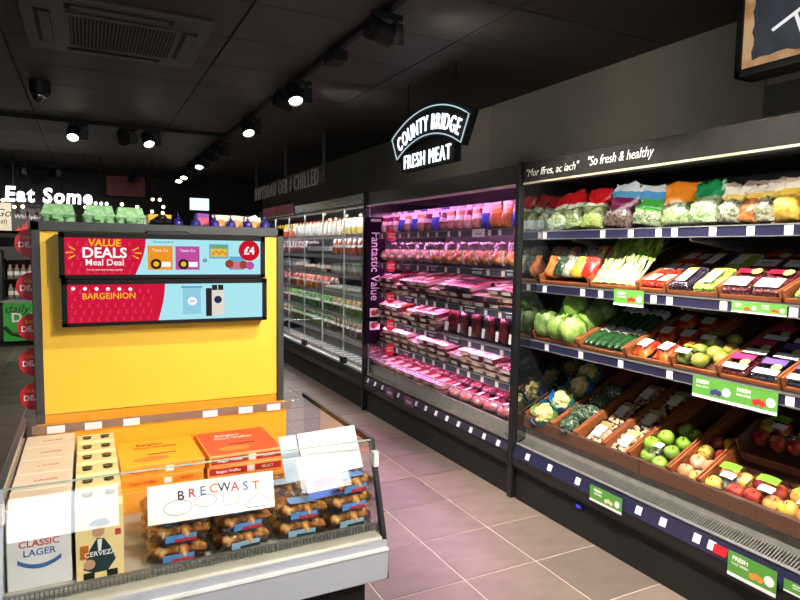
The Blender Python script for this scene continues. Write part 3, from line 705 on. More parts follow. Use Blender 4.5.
# ---------------- top produce shelf: bags (front row, then a row behind)
row1 = [('red_salad', 2.80, .145, .20, 'red-topped clear bag of mixed salad'), ('red_salad', 2.675, .12, .21, 'red-topped clear bag of mixed salad'),
        ('crisp_salad', 2.545, .15, .22, 'red-topped bag of pale crisp lettuce'), ('purple', 2.365, .195, .225, 'purple and sky-blue bag of beetroot salad'),
        ('blue_green', 2.175, .175, .215, 'sky-blue and green bag of leaf salad'), ('orange', 2.005, .155, .205, 'orange-topped bag of salad leaves'),
        ('green_leaf', 1.85, .15, .21, 'dark green topped bag of celery and greens'), ('stirfry', 1.735, .10, .17, 'yellow-banded bag of green stir-fry vegetables'),
        ('carrot_bag', 1.655, .085, .16, 'yellow-banded bag of carrot sticks'), ('stirfry', 1.575, .085, .17, 'yellow-banded bag of green beans'),
        ('veg_yellow', 1.485, .095, .17, 'yellow bag of baby potatoes'), ('veg_yellow', 1.385, .10, .18, 'yellow bag of sweetcorn'),
        ('carrot_bag', 1.28, .10, .18, 'bag of carrots at the right end'), ('green_leaf', 1.16, .12, .2, 'green bag of greens past carrots')]
S1t = shelf_frame(2.40*PK, 1.630, 0); PFR.append(S1t)
for i, (kind, y, wd, ht, lab) in enumerate(row1):
    M = at(S1t, y, .085+random.uniform(-.012,.02), .010) @ RX(-10) @ RZ(random.uniform(-16, 16)) @ RY(random.uniform(-7, 7) + (-12 if kind == 'red_salad' else 0)) @ SC(1.08, 1, random.uniform(.95, 1.1))
    pos = ('closest to the fridge end panel' if i == 0 else 'second bag from the end panel' if i == 1 else '')
    spawn(('bag', kind, wd), bag(kind, wd, ht, .11, i), 'salad_bag' if i < 7 else 'vegetable_bag', (lab+(' on top shelf, '+pos if pos else ' on the top produce shelf')), 'vegetable bag', M, 'bags on the top produce shelf')
back1 = ['red_salad','red_salad','crisp_salad','purple','blue_green','orange','green_leaf','stirfry','carrot_bag','stirfry','veg_yellow','veg_yellow']
for i, kind in enumerate(back1):
    y = 2.76-i*.125
    M = at(S1t, y, .235, .006) @ RX(-6) @ RZ(random.uniform(-8, 8)) @ RY(random.uniform(-6, 6))
    spawn(('bagb', kind), bag(kind, .13, .22 if i < 7 else .20, .11, i+20), 'vegetable_bag', 'vegetable bag in the back row on the top produce shelf, %s' % nth(i, len(back1)), 'vegetable bag', M, 'bags on the top produce shelf')
pot_m = duo('new_potato', (206,160,60), (240,204,110), 30, .5)
for i, (yy, dx) in enumerate(((1.515,.0),(1.455,.0),(1.49,.0),(1.43,.0))):
    pass

# ---------------- crates
def crate(S, ya, yb, v0, v1, h, label, m=wood, front_m=None, fh=.045):
    """open wooden crate between yb (left) and ya (right) on a sloping shelf"""
    M = at(S, (ya+yb)/2, v0); w = (yb-ya)*PK-.006; l = v1-v0
    t = thing('produce_crate', label, 'crate', M, 'wooden produce crates')
    obj('base', (MB().box(-w/2, w/2, 0, l, .001, .006), dark_wood), t, M)
    obj('side_board', (MB().cbox(-w/2, -w/2+.011, 0, l, .001, h, .002), m), t, M)
    obj('side_board', (MB().cbox(w/2-.011, w/2, 0, l, .001, h, .002), m), t, M)
    obj('front_board', (MB().cbox(-w/2, w/2, 0, .010, .001, fh, .002), front_m or m), t, M)
    obj('back_board', (MB().cbox(-w/2+.011, w/2-.011, l-.010, l, .001, h, .002), dark_wood), t, M)
    return t
for a, b, lab in ((2.45,2.855,'of bagged carrots and peppers'),(2.125,2.45,'of celery and spring onions'),(1.965,2.125,'of tomato punnets'),(1.70,1.965,'of black and green grapes'),(1.43,1.70,'of red grape punnets'),(1.10,1.43,'right of the red grapes')):
    crate(S2, a, b, .012, .50, .055, 'wooden crate %s on the second produce shelf' % lab, fh=.022)
for a, b, lab in ((2.48,2.855,'of round lettuces'),(2.155,2.48,'of cucumbers'),(1.89,2.155,'of red pepper packs'),(1.66,1.89,'of pear packs'),(1.395,1.66,'of berry punnets'),(1.08,1.395,'right of the berries')):
    crate(S3, a, b, .012, .56, .06, 'wooden crate %s on the third produce shelf' % lab, fh=.022)
for a, b, lab in ((2.61,2.855,'of cauliflowers'),(2.43,2.61,'of broccoli'),(2.23,2.43,'of mushroom punnets beside broccoli'),(2.07,2.23,'of mushroom punnets beside green apples'),(1.84,2.07,'of green apples'),(1.69,1.84,'of peaches and apples'),(1.22,1.69,'of mixed fruit bags'),(.80,1.22,'at the right end')):
    crate(S4, a, b, .012, .68, .085, 'wooden crate %s in the bottom produce bay' % lab, front_m=dark_wood, fh=.062)
FL = .008   # crate floor thickness
# ---------------- second shelf: bags, celery, spring onions, punnets
def veg_bag(kind, cols):
    duo('veg_'+kind, cols[0], cols[1], 45, .25, c3=(226,226,220), hi=.66)
    return lambda: [P('contents', pouch_mb(.10, .12, .085, len(kind), amp=.012), MATS['veg_'+kind], 70), P('film', pouch_mb(.108, .17, .093, 5, amp=.012, nv=8), film, 70)]
vb = [('carrot',((226,112,40),(240,150,80)),'clear bag of orange carrots'),('greens',((28,52,34),(60,90,56)),'clear bag of dark green vegetables'),('onion',((210,206,190),(120,140,96)),'clear bag of pale white and green vegetables'),('pepper',((244,172,30),(250,210,80)),'clear bag of yellow peppers'),('redpep',((206,24,26),(240,70,40)),'clear bag of red peppers')]
for i, (k, cols, lab) in enumerate(vb):
    for r_ in range(2):
        M = at(S2, 2.80-i*.075+r_*.0, .075+r_*.17, FL+.016) @ RX(-25) @ RY(random.uniform(-14, 14)) @ RZ(random.uniform(-15, 15))
        spawn(('vb', k), veg_bag(k, cols), 'vegetable_bag', lab+(' at front' if r_ == 0 else ' in back row')+' on second produce shelf', 'vegetable bag', M, 'small vegetable bags on the second produce shelf')
pale = duo('celery_stalk', (176,196,104), (220,226,168), 30, .4, bump=.1)
lgreen = duo('fresh_leaf', (110,176,54), (186,220,100), 30, .4, bump=.2)
def celery_build(n, ln, spread, leafy, thin, seed):
    def f():
        rg = random.Random(seed); out = []
        for k in range(n):
            a = (k/(n-1)-.5) if n > 1 else 0
            x = a*.05; y0 = rg.uniform(-.012, .012); x1 = a*spread+rg.uniform(-.01, .01)
            st = MB().tube([(x, 0, .02+y0*.5), (x*1.1, ln*.35, .024+y0), ((x+x1)/2, ln*.7, .03+y0), (x1, ln, .04+y0+rg.uniform(0,.02))], [.009*thin, .010*thin, .008*thin, .004*thin], 7)
            subs = []
            for q in range(leafy):
                b0 = Vector((x1, ln*(.93 if q else .98), .04+y0)); dx = rg.uniform(-.06, .06)+a*.05; dl = rg.uniform(.10, .2)*1.1; up = rg.uniform(.0, .07)
                lf = MB().grid(lambda u, v, b0=b0, dx=dx, dl=dl, up=up: (b0.x+dx*v*v+(u-.5)*.022*(1-v*.8), b0.y+dl*v, b0.z+up*v-.05*v*v*(q % 2)+.004*abs(u-.5)), 2, 6)
                subs.append(('leaf', lf, lgreen, 60))
            out.append(P('stalk', st, pale, 60, subs))
        return out
    return f
for i, y in enumerate((2.415, 2.35, 2.285)):
    M = at(S2, y, .03, FL) @ RZ(random.uniform(-6, 6)) @ RX(20)
    spawn(('cel', i % 2), celery_build(6, .21, .09, 2, 1.1, 3+i), 'celery', 'pale celery bunch standing in the vegetable crate, %s' % nth(i, 3), 'celery', M, 'celery bunches')
for i, y in enumerate((2.23, 2.185)):
    M = at(S2, y, .03, FL) @ RZ(2) @ RX(26)
    spawn(('so', i), celery_build(8, .17, .12, 3, .75, 13+i), 'spring_onion', 'bunch of spring onions with long green leaves, %s' % ('left of two' if i == 0 else 'right of two'), 'spring onions', M, 'spring onion bunches')
tom = mat('tomato_red', (206,40,24), .25, var=.2, coat=.3)
def tomato_build(): return [P('tray', tray_mb(.075, .13, .025), clear_pun), P('tomatoes', balls_mb(.07,.12,.022,.015,4,7), tom, 60), P('film', dome_film_mb(.08,.135,.036,.006), film, 60), P('label', MB().box(-.030,.030,-.04,.035,.0435,.0445), white_lab)]
for c_ in range(2):
    for r_ in range(3):
        M = at(S2, 2.088-c_*.083, .09+r_*.145, FL) @ RZ(random.uniform(-3, 3))
        spawn('tom', tomato_build, 'tomato_punnet', 'tomato punnet with white label, %s column, %s row from front' % (('left','right')[c_], ('first','second','third')[r_]), 'tomato punnet', M, 'tomato punnets')
def grape_build(kind):
    col = {'black': ((34,24,40),(66,44,70)), 'green': ((136,170,60),(190,206,104)), 'red': ((70,22,34),(128,48,54))}[kind]
    gm_ = duo('grape_'+kind, col[0], col[1], 60, .22, bump=0)
    def f():
        out = [P('tray', tray_mb(.115, .175, .045), clear_pun), P('grapes', balls_mb(.11,.165,.03,.0105,8,11,2,4), gm_, 60), P('lid', dome_film_mb(.122,.18,.055,.012), film if kind != 'black' else clear_pun, 60)]
        if kind == 'red': out.append(P('label', MB().cbox(-.050,.050,-.07,-.005,.0675,.0685,.0004), white_lab, None, [('emblem', MB().cbox(-.05,.02,.03,.06,.0675,.069,.0004), mat('label_red',(198,22,60),.4), None),('emblem', MB().prism(circ(.022,18,.033,.042),.0675,.0692), mat('label_lime',(176,206,110),.4), None),('lettering', text_mb('GRAPES',.016,(-.0,-.035),.0688), ink, None)]))
        else: out.append(P('label', MB().cbox(-.024,.028,-.06,.055,.0675,.0685,.0004), white_lab, None, [('emblem', MB().box(-.024,.028,.04,.055,.0685,.0692), mat('label_gold',(200,160,40),.4), None)]))
        return out
    return f
def text_mb(s, size, off, z):
    me = text_mesh(s, size, ink, depth=.0003); mb = MB()
    mb.add([(v.co.x+off[0], v.co.y+off[1], v.co.z+z) for v in me.vertices], [tuple(p.vertices) for p in me.polygons]); return mb
for (kind, y) in (('black',1.897),('green',1.768),('red',1.628),('red',1.498),('green',1.33),('red',1.19)):
    for r_ in range(2):
        M = at(S2, y, .105+r_*.195, FL) @ RX(10 if r_ == 0 else 4)
        side = '' if kind != 'red' else (' next to green grapes' if y > 1.6 else ' right of the first' if y > 1.4 else ' at far right end')
        if kind == 'green' and y < 1.4: side = ' at far right of the shelf'
        spawn(('gr', kind), grape_build(kind), 'grape_punnet', '%s grape punnet%s, %s row' % (kind, side, ('front','back')[r_]), 'grape punnet', M, 'grape punnets')
# ---------------- third shelf: lettuces, cucumbers, peppers, pears, berries
def lettuce_build(r, seed, c1, c2):
    g = duo('lettuce_%d' % seed, c1, c2, 14, .35, bump=.5)
    def f():
        out = [P('heart', MB().blob((0,0,r*.92), (r*.9,r*.9,r*.88), 22, 16, .22, 4.5, seed), g, 70)]
        for k in range(6):
            a = k*2*PI/6+seed
            out.append(P('leaf', leaf_shell(r, a-.75, a+.75, .35+.2*(k % 2), 2.75, 1.0+.03*(k % 3), seed+k), g, 70))
        return out
    return f
let = [(2.79,.085,.075),(2.66,.075,.082),(2.565,.07,.072),(2.72,.22,.082),(2.575,.21,.080),(2.655,.215,.07),(2.78,.37,.075),(2.60,.36,.075)]
for i, (y, v, r_) in enumerate(let):
    z = FL+(.075 if i in (5,) else 0)
    kinds = (((84,116,56),(140,168,96)),((112,152,60),(172,198,112)))
    spawn(('let', i % 3), lettuce_build(.076, i % 3, *kinds[i % 2 if i < 2 else (1 if i == 2 else 0)]), 'lettuce', ['round green lettuce nearest the end panel at the front','large pale round lettuce in front middle of its crate','small bright green lettuce at the front beside cucumbers','round lettuce behind the one nearest the end panel','round lettuce behind the front one beside cucumbers','pale round lettuce raised on top of the others','back row lettuce near the end panel','back row lettuce beside the cucumbers'][i], 'lettuce', at(S3, y, v, z) @ RZ(i*50), 'lettuces')
cuc = mat('cucumber_skin', (38,74,40), .28, var=.35, scale=60, coat=.4)
def cuc_build():
    body = MB().tube([(0,0,.02),(0,.02,.02),(0,.10,.021),(0,.20,.021),(.004,.28,.02),(.006,.30,.02)], [.006,.017,.02,.021,.017,.005], 12)
    return [P('cucumber_body', body, cuc, 60), P('label', MB().tube([(0,.14,.021),(0,.205,.021)], .0215, 12), white_lab, 60), P('film_end', MB().frustum(.02,.004,.034,.003,0,.03, T((0,-.004,.02)) @ RX(90)), film)]
for i in range(7):
    for r_ in range(2):
        M = at(S3, 2.455-i*.042, .035+r_*.19, FL+(.03 if r_ else 0)+(.004*(i % 2))) @ RZ(random.uniform(-4,4)+6)
        spawn('cuc', cuc_build, 'cucumber', 'dark green wrapped cucumber, %s of the %s' % (nth(i, 7), ('front row','raised back row')[r_]), 'cucumber', M, 'cucumbers')
rp_m = duo('red_pepper_pack', (196,24,20), (236,110,40), 22, .25, bump=.4)
def rpack_build(): return [P('tray', tray_mb(.095,.13,.02), black_tray), P('peppers', heap_mb(.092,.125,.036,.018,4,3), rp_m, 70), P('film', dome_film_mb(.1,.135,.030,.032), film, 60), P('label', MB().box(-.03,.03,-.03,.03,.0605,.0615), white_lab)]
for c_ in range(2):
    for r_ in range(3):
        spawn('rpk', rpack_build, 'pepper_pack', 'wrapped red pepper pack with white label, %s column, %s row from front' % (('left','right')[c_], ('first','second','third')[r_]), 'pepper pack', at(S3, 2.082-c_*.12, .095+r_*.155, FL) @ RZ(random.uniform(-12,12)) @ RX(8), 'red pepper packs')
pear_m = duo('pear_skin', (120,138,54), (178,160,72), 12, .35, c3=(190,120,70), bump=.05)
pearg = duo('pear_green', (96,124,44), (150,160,70), 12, .35, bump=.05)
def pear_build(m_): 
    return lambda: [P('fruit', MB().lathe([(.004,.0),(.022,.003),(.033,.018),(.035,.034),(.028,.055),(.018,.072),(.010,.085),(.003,.09)], 14), m_, 70), P('stem', MB().tube([(0,0,.088),(.003,0,.105)], .0018, 6), dark_wood)]
k = 0
pears = [(1.85,.06,.03),(1.775,.055,.032),(1.835,.14,.03),(1.755,.135,.034),(1.82,.22,.03),(1.72,.20,.03),(1.75,.27,.034),(1.70,.10,.03)]
for i, (y, v, z) in enumerate(pears):
    spawn(('pear', i % 2), pear_build(pear_m if i % 2 else pearg), 'pear', 'green pear in the pear crate, %s' % ('front left','front middle with orange blush','second row left','second row middle with blush','third row left','third row right','back with blush','front right beside berries')[i], 'pear', at(S3, y, v, FL+z) @ RZ(random.uniform(-40,40)) @ RX(-100) @ T((0,0,-.03)), 'pears')
for i, (y, v) in enumerate(((1.835,.065),(1.815,.215))):
    t = thing('pear_pack_film', 'clear wrapper with green band and white label over pears, %s' % ('front','back')[i], 'wrapper', at(S3, y, v, FL), 'pear wrappers')
    obj('film', (MB().blob((0,0,.038), (.075,.05,.046), 16, 10, .15, 3, i, zcut=.003), film, 70), t, at(S3, y, v, FL))
    obj('label', (MB().box(-.035,.035,-.022,.012,.082,.083), white_lab), t, at(S3, y, v, FL) @ RX(12))
    obj('green_band', (MB().box(-.035,.035,.016,.036,.078,.079), mat('lime_band', (150,190,40), .4)), t, at(S3, y, v, FL) @ RX(-4))
def berry_build(kind):
    c1, c2, lab = {'pink': ((120,20,40),(180,50,60),(222,50,110)), 'blue': ((30,32,60),(60,60,100),(116,88,160))}[kind]
    bm_ = duo('berry_'+kind, c1, c2, 60, .3, bump=0); lm = mat('berry_label_'+kind, lab, .4)
    return lambda: [P('tray', tray_mb(.115,.125,.04), clear_pun), P('berries', balls_mb(.108,.118,.028,.009,9,9,1,6), bm_, 60), P('lid', dome_film_mb(.122,.13,.046,.008), clear_pun, 60), P('label', MB().cbox(-.05,.05,-.055,-.020,.0555,.0565,.0004), white_lab, None, [('emblem', MB().box(-.05,.045,.012,.05,.0555,.0566), lm, None),('emblem', MB().prism(circ(.02,18,.022,-.002),.0555,.0568), mat('label_lime',(176,206,110),.4), None)])]
for c_, kind in enumerate(('pink','blue','blue','pink')):
    y = (1.595, 1.465, 1.33, 1.2)[c_]
    for r_ in range(3):
        spawn(('ber', kind), berry_build(kind), 'berry_punnet', 'clear berry punnet with %s label, %s, %s row from front' % (('pink','purple','purple','pink')[c_], ('next to pears','second column','past the divider','at right end')[c_], ('first','second','third')[r_]), 'berry punnet', at(S3, y, .085+r_*.145, FL) @ RX(8), 'berry punnets')
# ---------------- bottom bay
curd = duo('cauliflower_curd', (222,196,120), (246,228,170), 50, .6, bump=.5)
cleaf = duo('cauliflower_leaf', (90,150,80), (170,196,110), 12, .4, bump=.3)
bluew = mat('blue_wrap', (40,120,190), .3, var=.3, scale=30)
tealw = mat('teal_leaf', (40,130,130), .35, var=.3, scale=20)
def cauli_build(seed):
    def f():
        rg = random.Random(seed); mb = MB().blob((0,0,.062), (.058,.058,.05), 14, 10)
        for q in range(46):
            a = rg.uniform(0, 2*PI); th = math.acos(rg.uniform(.0, 1)); d = Vector((math.sin(th)*math.cos(a), math.sin(th)*math.sin(a), math.cos(th)))
            mb.blob((d.x*.056, d.y*.056, .062+d.z*.052), rg.uniform(.011,.017), 8, 6)
        out = [P('curd', mb, curd, 70)]
        for q in range(6):
            a = q*2*PI/6+seed; m_ = (cleaf, tealw, bluew, cleaf, bluew, tealw)[(q+seed) % 6]
            def fn(u, v, a=a, q=q): 
                th = 2.7-v*(1.45+.2*(q % 2)); rr = .074+.018*v*v; aa = a+(u-.5)*(1.25-.5*v)
                return (rr*math.sin(th)*math.cos(aa), rr*math.sin(th)*math.sin(aa), .064+rr*math.cos(th)+.006*math.sin(u*9+q))
            out.append(P('leaf', MB().grid(fn, 6, 7), m_, 70))
        return out
    return f
for i, (y, v) in enumerate(((2.73,.10),(2.735,.255),(2.74,.41),(2.80,.55))):
    spawn(('cau', i), cauli_build(i), 'cauliflower', 'cream cauliflower in blue and green leaves, %s from the front' % ('first','second','third','last')[i], 'cauliflower', at(S4, y, v, FL+.01) @ RX(30) @ RZ(i*60), 'cauliflowers')
broc = duo('broccoli_green', (46,74,54), (96,120,92), 60, .6, bump=.6)
def broc_build(seed):
    def f():
        rg = random.Random(seed); mb = MB().blob((0,0,.058), (.05,.052,.04), 14, 10)
        for q in range(60):
            a = rg.uniform(0, 2*PI); th = math.acos(rg.uniform(-.1, 1)); d = Vector((math.sin(th)*math.cos(a), math.sin(th)*math.sin(a), math.cos(th)))
            mb.blob((d.x*.05, d.y*.052, .058+d.z*.042), rg.uniform(.008,.013), 7, 5)
        return [P('florets', mb, broc, 70), P('stem', MB().lathe([(.016,0),(.018,.03),(.03,.045)], 10), pale, 50), P('film', MB().blob((0,0,.058), (.068,.07,.06), 16, 10, .2, 3, seed, zcut=.002), film, 70)]
    return f
for i, (y, v) in enumerate(((2.515,.075),(2.545,.185),(2.49,.21),(2.52,.32),(2.515,.43))):
    spawn(('bro', i % 3), broc_build(i % 3), 'broccoli', 'film-wrapped dark green broccoli head, %s from the front' % ('first','second','third','fourth','last')[i], 'broccoli', at(S4, y, v, FL) @ RX(20) @ RZ(i*40), 'broccoli heads')
    if i == 3: 
        pass
mush = duo('mushroom', (168,138,104), (216,192,160), 40, .6, bump=.2)
def mush_build(var):
    def f():
        rg = random.Random(var); mb = MB()
        for i in range(5):
            for j in range(7):
                x = -.044+i*.022+rg.uniform(-.004,.004); y = -.07+j*.0235+rg.uniform(-.004,.004)
                mb.lathe([(.004,.0),(.005,.012),(.015,.013),(.0145,.020),(.009,.026),(.002,.028)], 9, T((x,y,.022+rg.uniform(0,.008))) @ RX(rg.uniform(-40,40)) @ RY(rg.uniform(-40,40)))
        lm = mat('mush_band', (190,140,70), .4) if var == 0 else mat('mush_band2', (170,200,110), .4)
        return [P('tray', tray_mb(.125,.175,.042), black_tray), P('mushrooms', mb, mush, 60), P('film', dome_film_mb(.13,.18,.044,.014), film, 60), P('label', MB().box(-.036,.024,-.035,.04,.0595,.0605), white_lab, None, [('band', MB().box(-.036,.03,.04,.065,.0590,.0600), lm, None)])]
    return f
for c_, y in enumerate((2.33, 2.15)):
    for r_ in range(3):
        spawn(('mus', c_), mush_build(c_), 'mushroom_punnet', 'mushroom punnet in black tray, %s, %s row from front' % (('column beside broccoli','column beside green apples')[c_], ('first','second','third')[r_]), 'mushroom punnet', at(S4, y+.012*(r_ % 2), .105+r_*.195, FL) @ RZ(-3) @ RX(10), 'mushroom punnets')
def apple_build(m_, r): 
    return lambda: [P('fruit', MB().lathe([(r*.12,r*.14),(r*.4,r*.02),(r*.78,r*.22),(r*1.0,r*.85),(r*.96,r*1.25),(r*.72,r*1.62),(r*.38,r*1.74),(r*.1,r*1.6)], 16), m_, 75), P('stem', MB().tube([(0,0,r*1.58),(r*.1,0,r*1.98)], r*.05, 6), dark_wood)]
gapple = mat('green_apple_skin', (136,176,56), .25, var=.22, scale=14, coat=.3)
rapple = duo('red_apple_skin', (150,30,36), (206,90,60), 16, .25, bump=0, c3=(226,180,90))
yapple = duo('yellow_apple_skin', (222,186,70), (240,206,110), 14, .28, bump=0, c3=(216,120,70))
peach = duo('peach_skin', (224,140,96), (240,180,130), 14, .6, bump=0, c3=(200,80,60))
orangem = duo('orange_skin', (236,150,60), (246,180,90), 40, .45, bump=.1)
def fruits(kind, spots, lab, cat, grp):
    for i, (y, v, z, m_, r_) in enumerate(spots):
        spawn(('fr', m_.name, r_), apple_build(m_, r_), kind, lab[i] if isinstance(lab, list) else lab % nth(i, len(spots)), cat, at(S4, y, v, FL+z) @ RX(random.uniform(-25,25)) @ RY(random.uniform(-25,25)), grp)
fruits('green_apple', [(2.02,.06,.0,gapple,.037),(1.935,.055,.0,gapple,.037),(2.025,.145,.0,gapple,.037),(1.94,.14,.0,gapple,.037),(2.0,.10,.058,gapple,.036),(2.02,.23,.0,gapple,.037),(1.93,.225,.0,gapple,.037),(1.965,.19,.058,gapple,.036),(1.97,.32,.0,gapple,.037),(1.895,.31,.0,gapple,.037)],
       ['shiny green apple, '+s for s in ('front left of the apple crate','front right of the apple crate','second row left','second row right','on top between first and second row','third row left','third row right','on top of the third row','back row left','back row right')], 'apple', 'green apples')
fruits('peach', [(1.80,.055,.0,peach,.036),(1.735,.05,.0,orangem,.036),(1.80,.14,.0,peach,.036),(1.73,.135,.0,peach,.034),(1.79,.225,.0,yapple,.036),(1.725,.22,.0,rapple,.036),(1.80,.31,.0,rapple,.035),(1.73,.305,.0,yapple,.037)],
       ['peach at front left of the narrow fruit crate','orange fruit at front right of the narrow fruit crate','peach in second row, left','peach in second row, right','yellow apple in third row, left','red apple in third row, right','red apple at back left of narrow crate','yellow apple at back right of narrow crate'], 'fruit', 'loose fruit in the narrow crate')
mx = []; ml = []
cols_ = [yapple, orangem, peach, rapple, yapple, orangem, rapple, peach]
for c_ in range(6):
    for r_ in range(2):
        mx.append((1.645-c_*.076, .06+r_*.085, .0, cols_[(c_*3+r_*5) % 8], .037)); ml.append('fruit in the lower mixed bags, %s, %s row' % (nth(c_, 6), ('front','second')[r_]))
for c_ in range(6):
    mx.append((1.64-c_*.078, .38, .04, (rapple, rapple, rapple, orangem, rapple, rapple)[c_], .037)); ml.append('apple in the raised back bags of mixed fruit, %s' % nth(c_, 6))
    mx.append((1.64-c_*.078, .46, .05, (yapple, rapple, orangem, rapple, rapple, yapple)[c_], .037)); ml.append('apple against the back board of mixed fruit, %s' % nth(c_, 6))
fruits('fruit', mx, ml, 'fruit', 'mixed bagged fruit')
t = crate(S4, 1.24, 1.67, .25, .60, .11, 'dark inner crate raising the back row of mixed fruit', m=dark_wood)
t.location.z += .03
limel = mat('lime_label', (120,190,50), .4, var=.08)
def bag_over(y, v, rx_, ry_, z, label, lab_m=None, wl=True):
    M = at(S4, y, v, FL)
    t = thing('fruit_bag', label, 'fruit bag', M, 'clear fruit bags')
    obj('film', (MB().blob((0,0,z), (rx_, ry_, .052), 20, 12, .22, 3.4, y*9, zcut=.002), film, 70), t, M)
    if lab_m: obj('band', (MB().grid(lambda u, w_: ((u-.5)*.085, (w_-.5)*.04+.02, z+.052+.006*math.sin(u*PI)), 6, 3), lab_m, 60), t, M)
    if wl: obj('label', (MB().grid(lambda u, w_: ((u-.5)*.06+.02, (w_-.5)*.035-.03, z+.050+.004*math.sin(u*PI)), 5, 3), white_lab, 60), t, M)
bag_over(1.975, .13, .085, .12, .05, 'clear bag with white label around the green apples')
bag_over(1.765, .10, .07, .09, .045, 'clear bag around front peaches in the narrow crate', None, False)
bag_over(1.60, .10, .085, .09, .047, 'clear fruit bag with lime band nearest the narrow crate', limel)
bag_over(1.44, .10, .085, .09, .047, 'clear fruit bag with wide lime band, middle of mixed fruit', limel)
bag_over(1.29, .10, .08, .09, .047, 'clear fruit bag at right end of mixed fruit', limel)
bag_over(1.56, .42, .10, .08, .10, 'clear apple bag with lime band in raised back row', limel)
bag_over(1.37, .42, .10, .08, .10, 'clear apple bag at right of raised back row', None)
# ---------------- green shelf cards
def green(x, y0, y1, z0, z1, label, words, dots=((.4,(206,40,30)),)):
    yc, zc_ = (y0+y1)/2, (z0+z1)/2; wd, ht = y1-y0, z1-z0; M = MX(x, yc, zc_)
    t = thing('shelf_card', label, 'shelf card', M, 'green offer cards')
    obj('card', (MB().box(-wd/2, wd/2, -ht/2, ht/2, 0, .002), green_card), t, M)
    obj('white_edge', (MB().box(-wd/2, wd/2, -ht/2, -ht/2+ht*.14, .002, .0026), white_lab), t, M)
    n = len(words)
    for k, wd_ in enumerate(words):
        cx = -wd/2+wd*(k+.5)/n
        obj('lettering', text_mesh(wd_, ht*.24, white_ink, bold=.02, depth=.0004), t, MX(x-.0024, yc-(cx-wd/n*.24), zc_+ht*.26))
        obj('lettering', text_mesh('THIS WEEK', ht*.14, white_ink, depth=.0004), t, MX(x-.0024, yc-(cx-wd/n*.24), zc_+ht*.04))
        for q in range(3): obj('picture', (MB().prism(circ(ht*.13, 14, cx+wd/n*(.02+.08*q), -ht*.12+ht*.06*(q % 2)), .002, .0027+q*.0003), mat('card_fruit_%d' % dots[k % len(dots)][1][0], dots[k % len(dots)][1], .5)), t, M)
        obj('roundel', (MB().prism(circ(ht*.2, 18, cx+wd/n*.36, .0), .002, .003), white_lab), t, M)
green(2.41, 2.119, 2.308, 1.24, 1.322, 'small green offer card with red fruit on the second shelf edge', ['FRESH'], ((.4,(206,44,36)),))
green(2.413, 1.433, 1.663, 1.266, 1.312, 'narrow green offer strip under the red grapes', ['FRESH','FRESH'], ((.4,(190,70,40)),(.4,(200,60,40))))
green(2.377, 1.423, 1.80, .881, .973, 'wide green offer card showing blueberries and strawberries on third shelf edge', ['FRESH','FRESH'], ((.4,(60,56,120)),(.4,(206,40,44))))
green(2.262, 2.06, 2.27, .25, .33, 'green offer card on the base strip below mushroom crates', ['FRESH'], ((.4,(230,220,190)),))
green(2.262, 1.315, 1.51, .23, .33, 'green offer card with orange fruit on the base strip, lower right', ['FRESH'], ((.4,(226,140,60)),))
green(2.264, 1.11, 1.29, .275, .32, 'thin green strip card at right end of the base strip', ['FRESH'], ((.4,(226,140,60)),))
tag(obj('shelf_card', (MB().box(-.03,.03,-.018,.018,0,.002), red_card), None, BSM(1.56, .036, .006)), 'small red offer card on the base strip beside white price tags', 'shelf card', 'green offer cards')

# ================================================================== MEAT FRIDGE CONTENTS
MN = ('top','second','third','fourth','fifth')
mp = {}
def pm(name, stops, spk): return banded('meat_'+name, stops, .02, .2, 30, spk)
pm('ham', [(0,(216,150,150)),(.06,(226,196,196)),(.095,(150,40,70)),(.13,(226,206,210))], (.06,(226,150,150),(246,220,216)))
pm('blue', [(0,(60,70,180)),(.05,(70,76,196)),(.10,(236,236,246)),(.15,(60,70,190))], None)
pm('white', [(0,(200,130,120)),(.06,(236,226,226)),(.10,(206,150,110)),(.13,(236,226,230))], (.065,(190,90,80),(236,190,170)))
pm('mixed', [(0,(120,60,70)),(.06,(200,170,190)),(.09,(110,50,90)),(.13,(220,206,216))], (.05,(110,60,60),(206,150,140)))
pm('orange', [(0,(226,120,60)),(.08,(240,150,80)),(.12,(240,190,150)),(.15,(240,230,226))], (.09,(214,90,40),(246,180,110)))
def mpouch(k, w, h, s): return lambda: [P('packet', pouch_mb(w, h, .055, s, amp=.006), MATS['meat_'+k], 70)]
seq = ['ham','mixed','ham','blue','white','blue','white','mixed','blue','mixed','white','white','ham','white','blue','orange','orange','blue','orange']
words = {'ham':'pink sliced ham packet','mixed':'pink and white meat packet','blue':'blue banded meat packet','white':'white meat packet','orange':'orange breaded chicken packet'}
n = len(seq); ya, yb = MY1-.07, MY0+.06
for i, k in enumerate(seq):
    y = ya+(yb-ya)*i/(n-1); w_ = .125 if k == 'orange' else .095
    spawn(('mp', k), mpouch(k, w_, .165 if i > 10 else .15, i), 'meat_packet', '%s on the top meat shelf, %s' % (words[k], nth(i, n)), 'meat packet', at(MS[0][0], y, .05, .006) @ RX(-8) @ RY(random.uniform(-5,5)) @ RZ(random.uniform(-8,8)), 'packets on the top meat shelf')
    spawn(('mpb', k), mpouch(k, .10, .165, i+3), 'meat_packet', 'packet in the back row of the top meat shelf, %s' % nth(i, n), 'meat packet', at(MS[0][0], y, .15, .004) @ RX(-4) @ RZ(random.uniform(-8,8)), 'packets on the top meat shelf')
roast = duo('roast_chicken', (190,110,50), (226,160,90), 20, .3, c3=(236,200,150))
rawm = duo('raw_chicken', (226,160,140), (240,196,176), 18, .3, c3=(250,226,216))
mince = duo('mince', (150,36,40), (200,80,76), 60, .45, c3=(226,150,140))
pinkfilm = clear('meat_film', (.98,.95,.97), .07, .22, 1.4, bump=.35)
